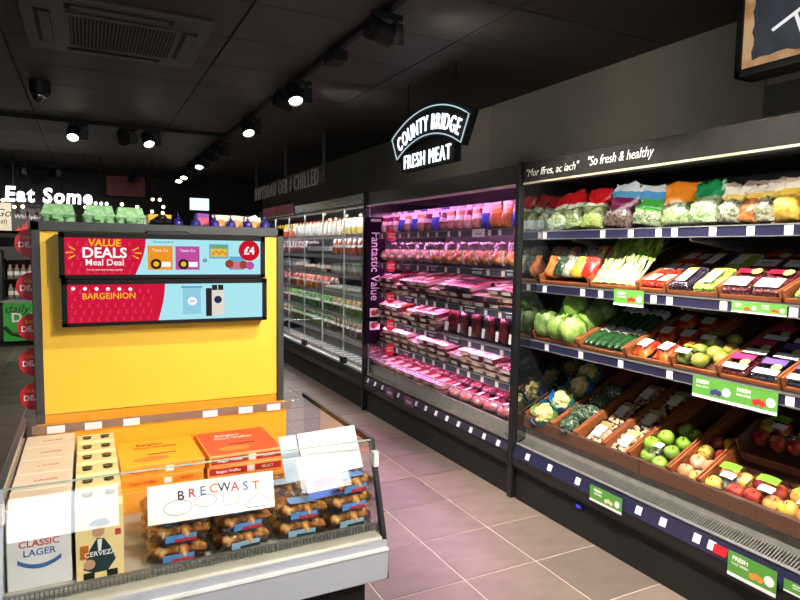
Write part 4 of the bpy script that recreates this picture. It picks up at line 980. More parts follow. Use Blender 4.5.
def chick(m_): return lambda: [P('chicken', MB().blob((0,0,.058), (.062,.075,.05), 14, 10, .3, 2.4, 3, zcut=.004).blob((-.045,-.05,.05), (.02,.035,.022), 8, 6).blob((.045,-.05,.05), (.02,.035,.022), 8, 6), m_, 70), P('film_bag', pouch_mb(.15, .165, .15, 4, amp=.014), pinkfilm, 70), P('label', MB().box(-.07,-.045,-.072,-.068,.02,.12), white_lab)]
n = 14
for i in range(n):
    y = ya+(yb-ya)*i/(n-1); m_ = rawm if i < 6 else roast
    spawn(('ch', m_.name), chick(m_), 'chicken_bag', '%s chicken in clear bag on the second meat shelf, %s' % (('pale','golden')[i > 5], nth(i, n)), 'chicken', at(MS[1][0], y, .095, .001) @ RZ(random.uniform(-12,12)), 'bagged chickens')
def mtray(m_, lab): 
    lm = mat('meat_label_'+lab, {'white':(236,226,230),'cream':(226,206,180),'navy':(50,56,90)}[lab], .4)
    return lambda: [P('tray', tray_mb(.14,.19,.034), mat('tray_dark_red', (120,60,60), .3) if lab == 'white' else mat('tray_clear_tone', (206,170,166), .3)), P('meat', heap_mb(.13,.18,.012,.032,5,2), m_, 70), P('film', dome_film_mb(.148,.198,.036,.010), pinkfilm, 60), P('label', MB().box(-.05,.05,-.0985,-.097,.004,.030), lm, None, [('top_label', MB().box(-.035,.03,-.05,.03,.0475,.0485), lm, None)])]
for sh, levels, cols_, lbs in ((2, 3, (mince, rawm, mince, rawm), ('navy','cream','white')), (3, 3, (rawm, roast, mince), ('cream','white')), (4, 3, (mince, rawm, rawm), ('cream','white','cream'))):
    n = 14 if sh != 3 else 7
    for i in range(n):
        y = ya+(yb-ya)*i/13
        for q in range(levels-(1 if (i*7+sh) % 4 == 0 else 0)):
            m_ = cols_[(i//2) % len(cols_)]; lb = lbs[(i//2+q) % len(lbs)]
            spawn(('mt', m_.name, lb), mtray(m_, lb), 'meat_tray', 'film-wrapped meat tray on the %s meat shelf, stack %s, %s' % (MN[sh], nth(i, n).replace(' from left',' along'), ('bottom','second up','third up')[q]), 'meat tray', at(MS[sh][0], y+random.uniform(-.006,.006), .105+random.uniform(0,.02), .001+q*.049) @ RZ(random.uniform(-5,5)), 'stacked trays on the %s meat shelf' % MN[sh])
        for q in range(levels):
            spawn(('mt', m_.name, lb), mtray(m_, lb), 'meat_tray', 'meat tray in the back row of the %s meat shelf, stack %s, %s' % (MN[sh], nth(i, n).replace(' from left',' along'), ('bottom','second up','third up')[q]), 'meat tray', at(MS[sh][0], y+random.uniform(-.006,.006), .325, .001+q*.049) @ RZ(random.uniform(-3,3)), 'stacked trays on the %s meat shelf' % MN[sh])
steak = duo('steak', (70,12,16), (124,34,36), 14, .35, c3=(206,150,140), hi=.64)
def steak_build(): return [P('tray', MB().cbox(-.065,.065,0,.022,0,.17,.006), black_tray), P('meat', MB().grid(lambda u, v: ((u-.5)*.11+.005, -.003-.012*min(1,6*min(u,1-u,v,1-v))*(.7+.4*noise.noise(Vector((u*4,v*4,2)))), .012+v*.145), 8, 10), steak, 70), P('film', MB().grid(lambda u, v: ((u-.5)*.126, -.004-.016*min(1,6*min(u,1-u,v,1-v)), .004+v*.162), 8, 8), pinkfilm, 60), P('label', MB().box(-.058,-.020,-.024,-.022,.01,.07), white_lab)]
for i in range(6):
    spawn('stk', steak_build, 'steak_pack', 'black tray of red steak standing upright on fourth meat shelf, %s' % nth(i, 6), 'steak pack', at(MS[3][0], 3.93-i*.158, .05, .008) @ RX(-14) @ RZ(random.uniform(-14,14)) @ RY(random.uniform(-3,8)) @ SC(1.1), 'upright steak packs')
joint = duo('meat_joint', (170,60,66), (214,120,116), 14, .35, c3=(240,206,196))
def joint_build(): return [P('joint', MB().blob((0,0,.045), (.06,.085,.043), 16, 10, .18, 3, 5, zcut=.004), joint, 70), P('film', MB().blob((0,0,.047), (.067,.092,.047), 16, 10, .25, 4, 2, zcut=.002), pinkfilm, 70), P('label', MB().box(-.012,.014,-.06,.03,.094,.096), white_lab)]
for i in range(14):
    for r_ in range(2):
        y = ya+(yb-ya)*i/13
        if i < 8 and r_ == 0: 
            for q in range(2): spawn(('mt', mince.name, 'cream'), mtray(mince, 'cream'), 'meat_tray', 'meat tray in the bottom well of the meat fridge, %s stack, %s' % (nth(i, 8), ('lower','upper')[q]), 'meat tray', at(MW, y, .11, .001+q*.049) @ RZ(random.uniform(-6,6)), 'trays in the meat well')
        else:
            spawn('jnt', joint_build, 'meat_joint', 'film-wrapped meat joint in the bottom meat well, %s row, %s' % (('front','back')[r_], nth(i if r_ else i-8, 14 if r_ else 6)), 'meat joint', at(MW, y, .105+r_*.21, .001) @ RZ(random.uniform(-14,14)), 'joints in the meat well')
# red discs, small purple cards, hanging banner
for k, z in enumerate((1.627, 1.362, 1.09, .85, .635)): disc('red round price disc on the %s meat shelf edge' % MN[k], 2.355, 4.80, z, .05, ('LOW','PRICE'))
card_p = mat('plum_card', (108,64,108), .4); card_d = mat('slate_card', (62,62,76), .4)
cards = [(1,4.55,'p'),(1,4.12,'p'),(1,3.52,'d'),(1,3.12,'d'),(2,4.52,'p'),(2,3.60,'d'),(2,3.12,'d'),(3,4.52,'p'),(3,4.13,'p'),(3,3.80,'d'),(4,4.55,'p'),(0,3.52,'w')]
cnt = {}
for (sh, y, kd) in cards:
    z = (1.65, 1.385, 1.115, .872, .655)[sh]-.022; cnt[sh] = cnt.get(sh, -1)+1
    tot = sum(1 for c in cards if c[0] == sh)
    M = MX(2.386, y, z)
    t = thing('shelf_card', '%s card clipped to the %s meat shelf edge%s' % ({'p':'plum','d':'slate grey','w':'white'}[kd], MN[sh], '' if tot == 1 else ', %s card' % nth(cnt[sh], tot)), 'shelf card', M, 'cards on the meat shelves')
    obj('card', (MB().box(-.075,.075,-.028,.028,0,.002), {'p':card_p,'d':card_d,'w':white_lab}[kd]), t, M)
    obj('lettering', text_mesh('BUTCHERS' if kd == 'd' else 'VALUE', .024, white_ink if kd != 'w' else ink, depth=.0004), t, MX(2.3835, y, z-.006))
    obj('stripe', (MB().box(-.07,.07,.017,.023,.002,.0026), white_lab), t, M)
for i, y in enumerate((4.62, 4.27)):
    t = thing('shelf_card', 'plum arched card on the base strip of the meat fridge, %s' % ('farther','nearer')[i], 'shelf card', MX(2.268, y, .30), 'cards on the meat shelves')
    obj('card', (MB().prism([(-.08,-.04),(.08,-.04),(.08,.01)]+[(.08*math.cos(PI*k/8), .01+.03*math.sin(PI*k/8)) for k in range(1,8)]+[(-.08,.01)], 0, .002), card_p), t, MX(2.268, y, .30))
    obj('lettering', text_mesh('VALUE', .03, white_ink, depth=.0004), t, MX(2.2655, y, .295))
plum = mat('banner_plum', (26,10,26), .85, var=.1, spec=.08)
bt = thing('value_banner', 'tall dark plum banner reading Fantastic Value on meat fridge', 'banner', T((2.36, 5.15, .64)))
obj('board', (MB().box(-.095,.095,-.58,.58,0,.006), plum), bt, MY(2.362, 5.15, 1.22))
obj('lettering', fit_text('Fantastic Value', .62, .085, mat('banner_text', (236,216,236), .5), bold=.004, depth=.0006), bt, MY(2.362, 5.143, 1.35) @ RZ(-90))
obj('lettering', fit_text('GWERTH GWYCH', .10, .025, white_ink, bold=.01, depth=.0006), bt, MY(2.362, 5.143, 1.77))
for z in (.925, .805):
    ph_ = obj('photo', (MB().box(-.05,.05,-.04,.04,.006,.007), white_lab), bt, MY(2.362, 5.15, z))
    obj('picture', (MB().prism(circ(.03,14,-.012,0),.007,.0078).prism(circ(.024,14,.018,.006),.007,.0082), mince), ph_, MY(2.362, 5.15, z))

# ================================================================== GLASS-DOOR CHILLER CONTENTS
def cyl_prod(r, h, c, cap): 
    body = mat('tub_%d_%d_%d' % c, c, .35, var=.08); cm = mat('cap_%d_%d_%d' % cap, cap, .35)
    return lambda: [P('tub', MB().lathe([(r*.85,0),(r*.9,.004),(r,h*.9),(r*1.03,h*.91)], 14), body, 40), P('lid', MB().lathe([(r*1.05,h*.9),(r*1.05,h),(r*.9,h)], 14), cm, 40), P('label', MB().lathe([(r*.935,h*.3),(r*.985,h*.72)], 14), white_lab, 40)]
def bottle_prod(r, h, c, cap):
    body = mat('bottle_%d_%d_%d' % c, c, .25, var=.1); cm = mat('cap_%d_%d_%d' % cap, cap, .35)
    return lambda: [P('bottle', MB().lathe([(r*.9,0),(r,.006),(r,h*.6),(r*.8,h*.72),(r*.4,h*.85),(r*.38,h*.92)], 14), body, 50), P('cap', MB().lathe([(r*.45,h*.91),(r*.45,h),(r*.4,h)], 12), cm, 40), P('label', MB().lathe([(r*1.015,h*.2),(r*1.015,h*.5)], 14), white_lab, 50)]
def pouch_prod(w_, h, c, c2, s): 
    banded('chill_%d_%d_%d' % c, [(0,c),(h*.45,(236,232,226)),(h*.62,c2)], .02, .25)
    return lambda: [P('packet', pouch_mb(w_, h, .05, s, amp=.007), MATS['chill_%d_%d_%d' % c], 70)]
def tray_prod(c, c2, s):
    fm_ = duo('chillfood_%d_%d_%d' % c, c, c2, 30, .4)
    return lambda: [P('tray', tray_mb(.12,.15,.04), black_tray), P('food', heap_mb(.115,.145,.02,.036,5,s), fm_, 70), P('sleeve', MB().box(-.062,.062,-.078,-.0765,.003,.038).box(-.03,.03,-.0765,.0765,.058,.059), white_lab)]
zones = {  # shelf: [(until fraction from near end, generator, words)]
 0: [(.30, lambda i: pouch_prod(.10,.16,(236,206,120),(246,236,210),i), 'cream and yellow packet'), (.75, lambda i: bottle_prod(.035,.17,(240,226,206),(226,80,60)), 'white drink bottle'), (1.0, lambda i: pouch_prod(.10,.16,(226,110,70),(240,190,60),i), 'orange packet')],
 1: [(.35, lambda i: pouch_prod(.12,.15,(196,96,40),(150,70,36),i), 'orange-brown packet'), (.6, lambda i: cyl_prod(.048,.11,(96,96,90),(60,60,60)), 'dark grey tub'), (1.0, lambda i: pouch_prod(.11,.14,(196,120,120),(150,110,110),i), 'pink packet')],
 2: [(.35, lambda i: cyl_prod(.05,.10,(200,180,150),(90,120,90)), 'beige tub with green lid'), (.7, lambda i: tray_prod((220,140,60),(240,190,120),1), 'tray of orange ready meal'), (1.0, lambda i: cyl_prod(.045,.11,(190,180,176),(120,110,110)), 'grey tub')],
 3: [(.4, lambda i: tray_prod((110,130,60),(190,190,120),2), 'tray of green salad'), (.75, lambda i: pouch_prod(.12,.15,(214,120,50),(206,90,60),i), 'orange carrot packet'), (1.0, lambda i: pouch_prod(.11,.15,(130,60,50),(196,100,100),i), 'dark red packet')],
 4: [(.35, lambda i: pouch_prod(.11,.16,(110,80,50),(150,120,80),i), 'brown packet'), (.8, lambda i: pouch_prod(.12,.16,(60,110,50),(96,150,70),i), 'green salad packet'), (1.0, lambda i: pouch_prod(.11,.15,(150,70,60),(90,120,60),i), 'red-brown packet')],
 5: [(.35, lambda i: pouch_prod(.11,.16,(96,66,56),(130,90,76),i), 'dark brown packet'), (.8, lambda i: pouch_prod(.13,.17,(120,130,70),(70,110,50),i), 'olive green packet'), (1.0, lambda i: pouch_prod(.11,.15,(160,120,90),(176,140,110),i), 'tan packet')],
 6: [(.4, lambda i: tray_prod((150,130,110),(196,180,160),3), 'tray of pale food'), (1.0, lambda i: tray_prod((150,96,60),(190,140,100),4), 'tray of brown food')]}
CNM = ('top','second','third','fourth','fifth','sixth','bottom')
for sh in range(7):
    S = CS[sh][0] if sh < 6 else CW
    n = 27; seen = {}
    for i in range(n):
        fr = (n-1-i)/(n-1); y = CY1-.09-(CY1-CY0-.17)*i/(n-1)
        for zi, (lim, gen, wd_) in enumerate(zones[sh]):
            if fr <= lim: break
        spawn(('chz', sh, zi), gen(i), {'packet':'food_packet','bottle':'drink_bottle','tub':'food_tub','tray':'meal_tray'}[next(w for w in ('packet','bottle','tub','tray') if w in wd_)], '%s behind the glass doors, %s chiller shelf, %s' % (wd_, CNM[sh], nth(i, n)), 'chilled food', at(S, y, .075, .001) @ RZ(random.uniform(-7,7)) @ SC(1.08, 1, 1.12), 'food on the %s chiller shelf' % CNM[sh])
        if sh < 6: spawn(('chz', sh, zi), gen(i), 'food_packet' if 'packet' in wd_ else 'food_container', '%s in the back row, %s chiller shelf, %s' % (wd_, CNM[sh], nth(i, n)), 'chilled food', at(S, y+.03, .215, .001) @ RZ(random.uniform(-9,9)) @ SC(1.05, 1, 1.16), 'food on the %s chiller shelf' % CNM[sh])
for k, y in enumerate((8.5, 7.75)):
    t = thing('header_sign', 'red header sign above the far chiller doors, %s' % ('farther','nearer')[k], 'sign', MX(2.27, y, 1.99), 'red chiller header signs')
    obj('board', (MB().box(-.36,.36,-.06,.07,0,.012), red_card), t, MX(2.285, y, 1.99))
    obj('white_edge', (MB().box(-.36,.36,-.072,-.058,0,.014), white_lab), t, MX(2.285, y, 1.99))

# ================================================================== YELLOW PROMOTION STAND
yellow = mat('yellow_panel', (250,202,62), .45, var=.03, scale=4)
yellow_d = mat('amber_panel', (246,170,36), .45, var=.03)
STY = 3.05
sx0, sx1, sz = -.212, .890, 1.602
st_ = thing('promotion_stand', 'tall yellow promotion stand with dark grey frame behind the glass case', 'display stand', T((.345, STY+.1, 0)))
obj('frame_post', (MB().cbox(sx0, sx0+.034, STY, STY+.075, 0, sz, .003), charcoal), st_)
obj('frame_post', (MB().cbox(sx1-.034, sx1, STY, STY+.075, 0, sz, .003), charcoal), st_)
obj('frame_top', (MB().cbox(sx0, sx1, STY, STY+.075, sz-.042, sz, .003), charcoal), st_)
obj('upper_panel', (MB().box(sx0+.034, sx1-.034, STY+.012, STY+.03, .757, sz-.042), yellow), st_)
obj('lower_panel', (MB().box(sx0+.034, sx1-.034, STY+.012, STY+.03, .10, .753), yellow_d), st_)
obj('screen_mount', (MB().cbox(.245, .425, STY-.035, STY+.02, sz-.058, sz-.030, .004), black), st_)
# shelving behind the stand, only its top and flank can be seen
gd = thing('shelf_unit', 'charcoal shelf unit standing back to back with the yellow stand', 'shelf unit', T((.345, 3.8, 0)))
obj('body', (MB().cbox(-.12, .81, 3.14, 4.75, 0, 1.50, .004), mat('unit_grey', (70,70,70), .6)), gd)
obj('top_board', (MB().cbox(-.19, .88, 3.136, 4.75, 1.50, 1.586, .004), charcoal), gd)
dealred = mat('deal_red', (222,28,44), .4, var=.04)
for k, z in enumerate((1.507, 1.318, 1.138, .984, .83)):
    M = MY(-.215, 3.13, z); t = thing('deal_disc', 'red round deal disc beside the stand, %s from the top' % ('first','second','third','fourth','fifth')[k], 'price disc', M, 'red deal discs')
    obj('card', (MB().prism(circ(.062, 32), 0, .002), dealred), t, M)
    obj('lettering', text_mesh('DEALS', .034, white_ink, bold=.02, depth=.0004), t, MY(-.215, 3.1275, z-.008))
    obj('lettering', text_mesh('VALUE', .022, gold_ink, bold=.02, depth=.0004), t, MY(-.215, 3.1275, z+.024))
# ---- two digital screens
def scr(name, col, s=1.0): return glow('screen_'+name, col, s)
s_red, s_red2, s_cyan, s_white = scr('red', (214,26,62), .95), scr('pale_red', (236,70,100), .95), scr('cyan', (176,236,246), .95), scr('white', (248,250,252), 1.0)
s_gold, s_orange, s_mag, s_navy, s_blue, s_dark, s_green = scr('gold', (250,190,40)), scr('orange', (240,150,40)), scr('magenta', (190,80,160)), scr('navy', (30,50,90)), scr('blue', (96,170,206)), scr('dark', (46,40,44)), scr('green', (110,180,80))
SYF = 2.975
def screen(x0, x1, z0, z1, label):
    t = thing('digital_screen', label, 'screen', T(((x0+x1)/2, STY-.02, z0)))
    obj('bezel', (MB().box(x0,x1,SYF,STY-.001,z0,z0+.016).box(x0,x1,SYF,STY-.001,z1-.022,z1).box(x0,x0+.022,SYF,STY-.001,z0,z1).box(x1-.022,x1,SYF,STY-.001,z0,z1).box(x0,x1,SYF+.012,STY-.001,z0,z1), mat('bezel_black', (14,14,16), .55, var=.1, spec=.2)), t)
    d = obj('display', (MB().box(x0+.022, x1-.022, SYF+.006, SYF+.012, z0+.016, z1-.022), s_cyan), t)
    return t, d, x0+.022, x1-.022, z0+.016, z1-.022
def on(x, z, l=1): return MY(x, SYF+.006-.0006*l, z)
t, d, a, b, c0, c1 = screen(-.106, .775, 1.358, 1.556, 'upper digital screen showing a value deals meal deal offer')
zm = (c0+c1)/2; hh = (c1-c0)/2
redp = [(a, c0), (.192, c0)]+[(.192+.045*math.sin(PI/2*k/8), c0+(c1-c0)*k/8) for k in range(1, 9)]+[(a, c1)]
flat('red_field', redp, s_red, MY(0, SYF+.0054, 0), d, .0006)
def pounds(x0, x1, z0, z1, l):
    m_ = MB(); me = text_mesh('£', .028, s_red2, depth=.0002)
    q = 0
    for iz in range(int((z1-z0)/.030)):
        for ix in range(int((x1-x0)/.034)):
            ox, oz = x0+.017+ix*.034+(.012 if iz % 2 else 0), z0+.015+iz*.030
            m_.add([(v.co.x+ox, v.co.y+oz, v.co.z) for v in me.vertices], [tuple(p.vertices) for p in me.polygons])
    return obj('pound_pattern', (m_, s_red2), d, MY(0, SYF+.006-.0006*l, 0), 'stuff')
pounds(a, .19, c0, c1, 2)
lettering('VALUE', .043, s_gold, on(.070, 1.512, 4), d, bold=.025, shear=.08)
lettering('DEALS', .062, s_white, on(.070, 1.468, 4), d, bold=.025)
lettering('Meal Deal', .038, s_white, on(.070, 1.427, 4), d, bold=.012)
lettering('Two for less when bought together', .010, s_white, on(.070, 1.396, 4), d)
for k, (dx, an) in enumerate(((-.125,150),(-.135,180),(-.125,210),(.125,30),(.135,0),(.125,-30))):
    flat('ray', [(-.014,-.002),(.014,-.003),(.014,.003),(-.014,.002)], s_gold, on(.070+dx, 1.47+(.018 if an in (150,30) else -.018 if an in (210,-30) else 0), 4) @ RZ(an), d, .0004)
lettering('Choose one from', .012, s_navy, on(.31, 1.522, 2), d)
for cx, m_ in ((.297, s_orange), (.415, s_mag)):
    p_ = flat('product_picture', rect(cx-.053, cx+.053, zm-.058, zm+.050), m_, on(0, 0, 1), d, .0006)
    lettering('Taste Co', .018, s_white, on(cx, zm+.030, 2), d)
    flat('product_picture', circ(.024, 16, cx-.018, zm-.032), s_dark, on(0, 0, 2), d, .0004); flat('product_picture', circ(.012, 14, cx-.018, zm-.032), s_gold, on(0, 0, 3), d, .0004)
    flat('product_picture', rect(cx+.004, cx+.044, zm-.045, zm-.022), s_white, on(0, 0, 2), d, .0004)
lettering('o', .034, s_navy, on(.492, zm-.012, 2), d, bold=.02)
flat('product_picture', rect(.512, .600, zm-.005, zm+.062), s_blue, on(0, 0, 1), d, .0006); flat('product_picture', rect(.518, .594, zm+.003, zm+.040), s_gold, on(0, 0, 2), d, .0004); flat('product_picture', rect(.524, .588, zm+.042, zm+.056), s_green, on(0, 0, 2), d, .0004)
for q in range(5): flat('product_picture', circ(.008, 10, .530+q*.014, zm+.018+(q % 2)*.008), scr('tan', (206,150,90)), on(0, 0, 3), d, .0004)
flat('product_picture', rect(.604, .672, zm-.058, zm+.005), s_blue, on(0, 0, 1), d, .0006); flat('product_picture', rect(.608, .668, zm-.052, zm-.020), scr('pink', (226,110,130)), on(0, 0, 2), d, .0004)
flat('product_picture', circ(.02, 14, .604, zm-.030), scr('brown', (150,70,50)), on(0, 0, 3), d, .0004); flat('product_picture', circ(.02, 14, .672, zm-.034), scr('brown', (150,70,50)), on(0, 0, 3), d, .0004)
flat('price_circle', circ(.050, 32, .698, 1.488), scr('deep_red', (204,20,40)), on(0, 0, 4), d, .0004); lettering('£4', .050, s_white, on(.698, 1.486, 6), d, bold=.03)
flat('price_circle', circ(.020, 20, .702, 1.416), s_mag, on(0, 0, 4), d, .0004)
t, d, a, b, c0, c1 = screen(-.100, .783, 1.150, 1.354, 'lower digital screen showing a bargain drinks offer')
redp = [(a, c0), (.285, c0)]+[(.285+.030*math.sin(PI/2*k/8), c0+(c1-c0)*k/8) for k in range(1, 9)]+[(a, c1)]
flat('red_field', redp, s_red, MY(0, SYF+.0054, 0), d, .0006); pounds(a, .275, c0, c1, 2)
lettering('BARGEINION', .036, s_gold, on(.085, 1.280, 4), d, bold=.01)
for k in range(6): flat('mark', circ(.008, 12, -.055+k*.045, 1.315-k*.001), s_white, on(0, 0, 4), d, .0004)
flat('product_picture', rect(0.392, 0.472, 1.19, 1.318), scr('pale_blue', (146,206,226)), on(0, 0, 1), d, .0006); flat('product_picture', rect(0.385, 0.479, 1.312, 1.320), scr('mid_blue', (90,160,200)), on(0, 0, 2), d, .0004)
flat('product_picture', circ(.020, 16, 0.434, 1.25), s_white, on(0, 0, 2), d, .0004); lettering('BIER', .012, s_navy, on(0.434, 1.25, 3), d)
flat('product_picture', rect(0.495, 0.522, 1.178, 1.31), s_dark, on(0, 0, 1), d, .0006); flat('product_picture', [(0.522,1.178),(0.579,1.185),(0.579,1.30),(0.522,1.31)], scr('cream', (226,220,206)), on(0, 0, 1), d, .0006)
for q in range(2): flat('product_picture', rect(0.523+q*.028, 0.547+q*.028, 1.30, 1.325), s_dark, on(0, 0, 2), d, .0004)
flat('product_picture', circ(.018, 14, 0.550, 1.255), s_navy, on(0, 0, 3), d, .0004)

# ---- things on top of the stand
pulp = duo('green_pulp', (138,190,132), (166,210,158), 60, .85, bump=.25)
def eggbox_build():
    W, D = .126, .105
    base = MB()
    for i in range(3):
        for j in range(2): base.lathe([(.014,0),(.019,.004),(.024,.03),(.025,.045)], 12, T((-.041+i*.041, -.023+j*.046, 0)))
    base.box(-W/2, W/2, -D/2, D/2, .040, .047)
    rim = MB().cbox(-W/2-.006, W/2+.006, -D/2-.008, D/2+.006, .046, .054, .003)
    lid = MB().frustum(W, D, W*.82, D*.72, .053, .096)
    lid2 = MB()
    for i in range(3): lid2.frustum(.030, .02, .022, .014, 0, .004, T((-.038+i*.038, -D/2+.012, .074)) @ RX(66))
    tab = MB().box(-.02, .02, -D/2-.012, -D/2-.006, .030, .055)
    return [P('base', base, pulp, 50), P('rim', rim, pulp), P('lid', lid, pulp, None, [('rib', lid2, pulp, None)]), P('tab', tab, pulp)]
TZ = 1.5865
for i, x in enumerate((-.108, .054, .184)): spawn('egg', eggbox_build, 'egg_box', 'green pulp egg box on the stand top, %s' % ('leftmost of the three','middle of the three','rightmost of the three')[i], 'egg box', T((x, 3.205, TZ)) @ RZ((-3, 2, 4)[i]) @ SC(1.02 if i < 2 else .98), 'egg boxes')
tag(obj('black_bag', (MB().blob((0,0,.025), (.055,.03,.028), 14, 9, .5, 3, 3, zcut=.0).blob((.0,0,.045), (.025,.02,.025), 10, 7, .5, 4, 8), mat('bin_bag_black', (18,18,22), .3), 70), None, T((.325, 3.19, TZ))), 'crumpled black bag lying beside the yellow box on stand top', 'bag')
tag(obj('yellow_box', (MB().cbox(-.055,.055,-.02,.02,0,.072,.003), mat('box_yellow', (226,176,40), .5)), None, T((.325, 3.27, TZ))), 'yellow cardboard box behind the black bag on stand top', 'box')
tag(obj('white_box', (MB().cbox(-.028,.028,-.02,.02,0,.065,.003), white_pl), None, T((.243, 3.29, TZ))), 'small white box behind the rightmost egg box', 'box')
foil = mat('purple_foil', (60,52,140), .28, .35, var=.3, scale=60, bump=.4); goldf = mat('gold_foil', (176,110,60), .3, .4, var=.3, scale=50)
def foil_build():
    return [P('foil_egg', MB().lathe([(.012,0),(.022,.006),(.027,.022),(.024,.040),(.014,.052)], 14), foil, 60), P('twist', MB().lathe([(.013,.050),(.005,.058),(.004,.066),(.002,.086)], 10), foil, 60, [('frill', MB().lathe([(.006,.056),(.011,.064)], 10), foil, 60)]), P('band', MB().lathe([(.023,.005),(.0275,.014)], 14), goldf, 60)]
xs_ = (.398, .480, .570, .650, .735, .822)
for i, x in enumerate(xs_): spawn('foil', foil_build, 'foil_egg', 'purple foil-wrapped chocolate egg with twisted top on stand, %s' % nth(i, 6), 'chocolate egg', T((x, 3.165, TZ)) @ SC(.95), 'foil eggs')
pinkb = banded('pink_box', [(0,(176,40,90)),(.03,(206,60,110)),(.06,(120,50,150))], .01, .4); goldb = banded('gold_bag', [(0,(120,60,110)),(.02,(206,140,70)),(.05,(236,216,190))], .03, .4)
for i, x in enumerate((.525, .615, .69, .78)):
    if i == 0: tag(obj('sweet_box', (MB().cbox(-.03,.03,-.02,.02,0,.085,.003), pinkb), None, T((x, 3.245, TZ))), 'pink sweet box behind the foil eggs', 'box')
    else: tag(obj('sweet_bag', (pouch_mb(.085,.078,.04,i), goldb, 70), None, T((x, 3.245, TZ))), 'gold and white sweet bag behind the foil eggs, %s of three' % ('leftmost','middle','rightmost')[i-1], 'sweet bag', 'sweet bags')

# ================================================================== GLASS-SIDED CHILLED CASE
gx0_, gx1_ = -.255, .995
gc = thing('chilled_display_case', 'low white chilled display case with sloping glass front', 'display case', T((.37, 2.5, 0)))
pan = mat('case_white', (180,183,194), .35, var=.02); lipm = mat('case_lip', (190,186,170), .4, var=.02)
obj('plinth', (MB().box(gx0_+.05, gx1_-.05, 2.12, 3.02, 0, .25), matt_black), gc)
obj('tub', (MB().box(gx0_, gx1_, 2.03, 2.05, .255, .40).box(gx0_, gx1_, 2.05, 3.04, .25, .40), pan), gc)
obj('front_panel', (MB().cbox(gx0_, gx1_, 2.018, 2.03, .255, .372, .003), pan), gc)
obj('panel_trim', (MB().box(gx0_, gx1_, 2.012, 2.03, .368, .376), mat('bright_trim', (245,245,240), .3)), gc)
# lip rising from the panel to the foot of the glass, and the inner deck
lp = [(2.03,.376),(2.052,.408),(2.12,.420),(2.12,.40),(2.05,.39)]
nl = len(lp); obj('front_lip', (MB().add([(gx0_,y,z) for y,z in lp]+[(gx1_,y,z) for y,z in lp], [tuple(range(nl)), tuple(range(2*nl-1,nl-1,-1))]+[(i,(i+1)%nl,nl+(i+1)%nl,nl+i)[::-1] for i in range(nl)]), lipm), gc)
obj('deck', (MB().box(gx0_, gx1_, 2.10, 3.03, .40, .424), mat('deck_grey', (190,186,176), .45)), gc)
wg = MB()
for k in range(96): wg.box(gx0_+.012+k*.0129, gx0_+.0155+k*.0129, 2.085, 2.10, .42, .448)
wg.box(gx0_, gx1_, 2.085, 2.10, .446, .449); obj('front_grille', (wg, grey_metal), gc, kind='stuff')
obj('front_glass', (MB().add([(gx0_+.01,2.055,.405),(gx1_-.01,2.055,.405),(gx1_-.01,2.168,.752),(gx0_+.01,2.168,.752),(gx0_+.01,2.061,.403),(gx1_-.01,2.061,.403),(gx1_-.01,2.174,.750),(gx0_+.01,2.174,.750)], [(0,1,2,3),(7,6,5,4),(3,2,6,7),(0,4,5,1),(0,3,7,4),(1,5,6,2)]), glass), gc)
edge_c = mat('glass_edge', (176,196,186), .2, var=.05)
obj('glass_edge', (MB().box(gx0_+.01, gx1_-.01, 2.166, 2.176, .751, .754), edge_c), gc)
side = [(2.055,.40),(2.168,.752),(3.02,.752),(3.02,.40)]
for x in (gx0_+.004, gx1_-.010):
    obj('side_glass', (MB().add([(x,y,z) for y,z in side]+[(x+.006,y,z) for y,z in side], [(3,2,1,0),(4,5,6,7)]+[(i,(i+1)%4,4+(i+1)%4,4+i) for i in range(4)]), glass), gc)
fr = mat('case_frame_black', (30,30,32), .35, var=.1)
for x in (gx0_-.004, gx1_-.012):
    m_ = MB(); pr_ = [(2.018,.255),(2.06,.255),(2.075,.42),(2.185,.735),(3.03,.735),(3.03,.757),(2.165,.757),(2.045,.42)]
    n_ = len(pr_)
    obj('end_frame', (m_.add([(x,y,z) for y,z in pr_]+[(x+.016,y,z) for y,z in pr_], [tuple(range(n_-1,-1,-1)), tuple(range(n_,2*n_))]+[(i,(i+1)%n_,n_+(i+1)%n_,n_+i) for i in range(n_)]), fr if x > 0 else steel), gc)
    obj('corner_clip', (MB().cbox(x-.003, x+.019, 2.125, 2.165, .655, .715, .003), white_pl), gc)
rail = obj('back_rail', (MB().cbox(sx0, sx1, 3.005, 3.035, .40, .725, .003), yellow_d), gc)
stp = obj('price_rail', (MB().box(gx0_+.03, sx1+.02, 2.996, 3.005, .69, .725), mat('rail_taupe', (140,112,96), .4)), gc)
for x in (-.135, .01, .165, .512, .682, .822): obj('price_tag', (MB().box(x-.034, x+.034, 2.994, 2.996, .688, .720), white_lab), stp)
obj('back_glass', (MB().box(gx0_+.02, gx1_-.02, 3.008, 3.014, .725, .77), glass), gc)
obj('back_glass', (MB().box(sx1, gx1_-.02, 3.008, 3.014, .40, .725), glass), gc)
DZ = .4245
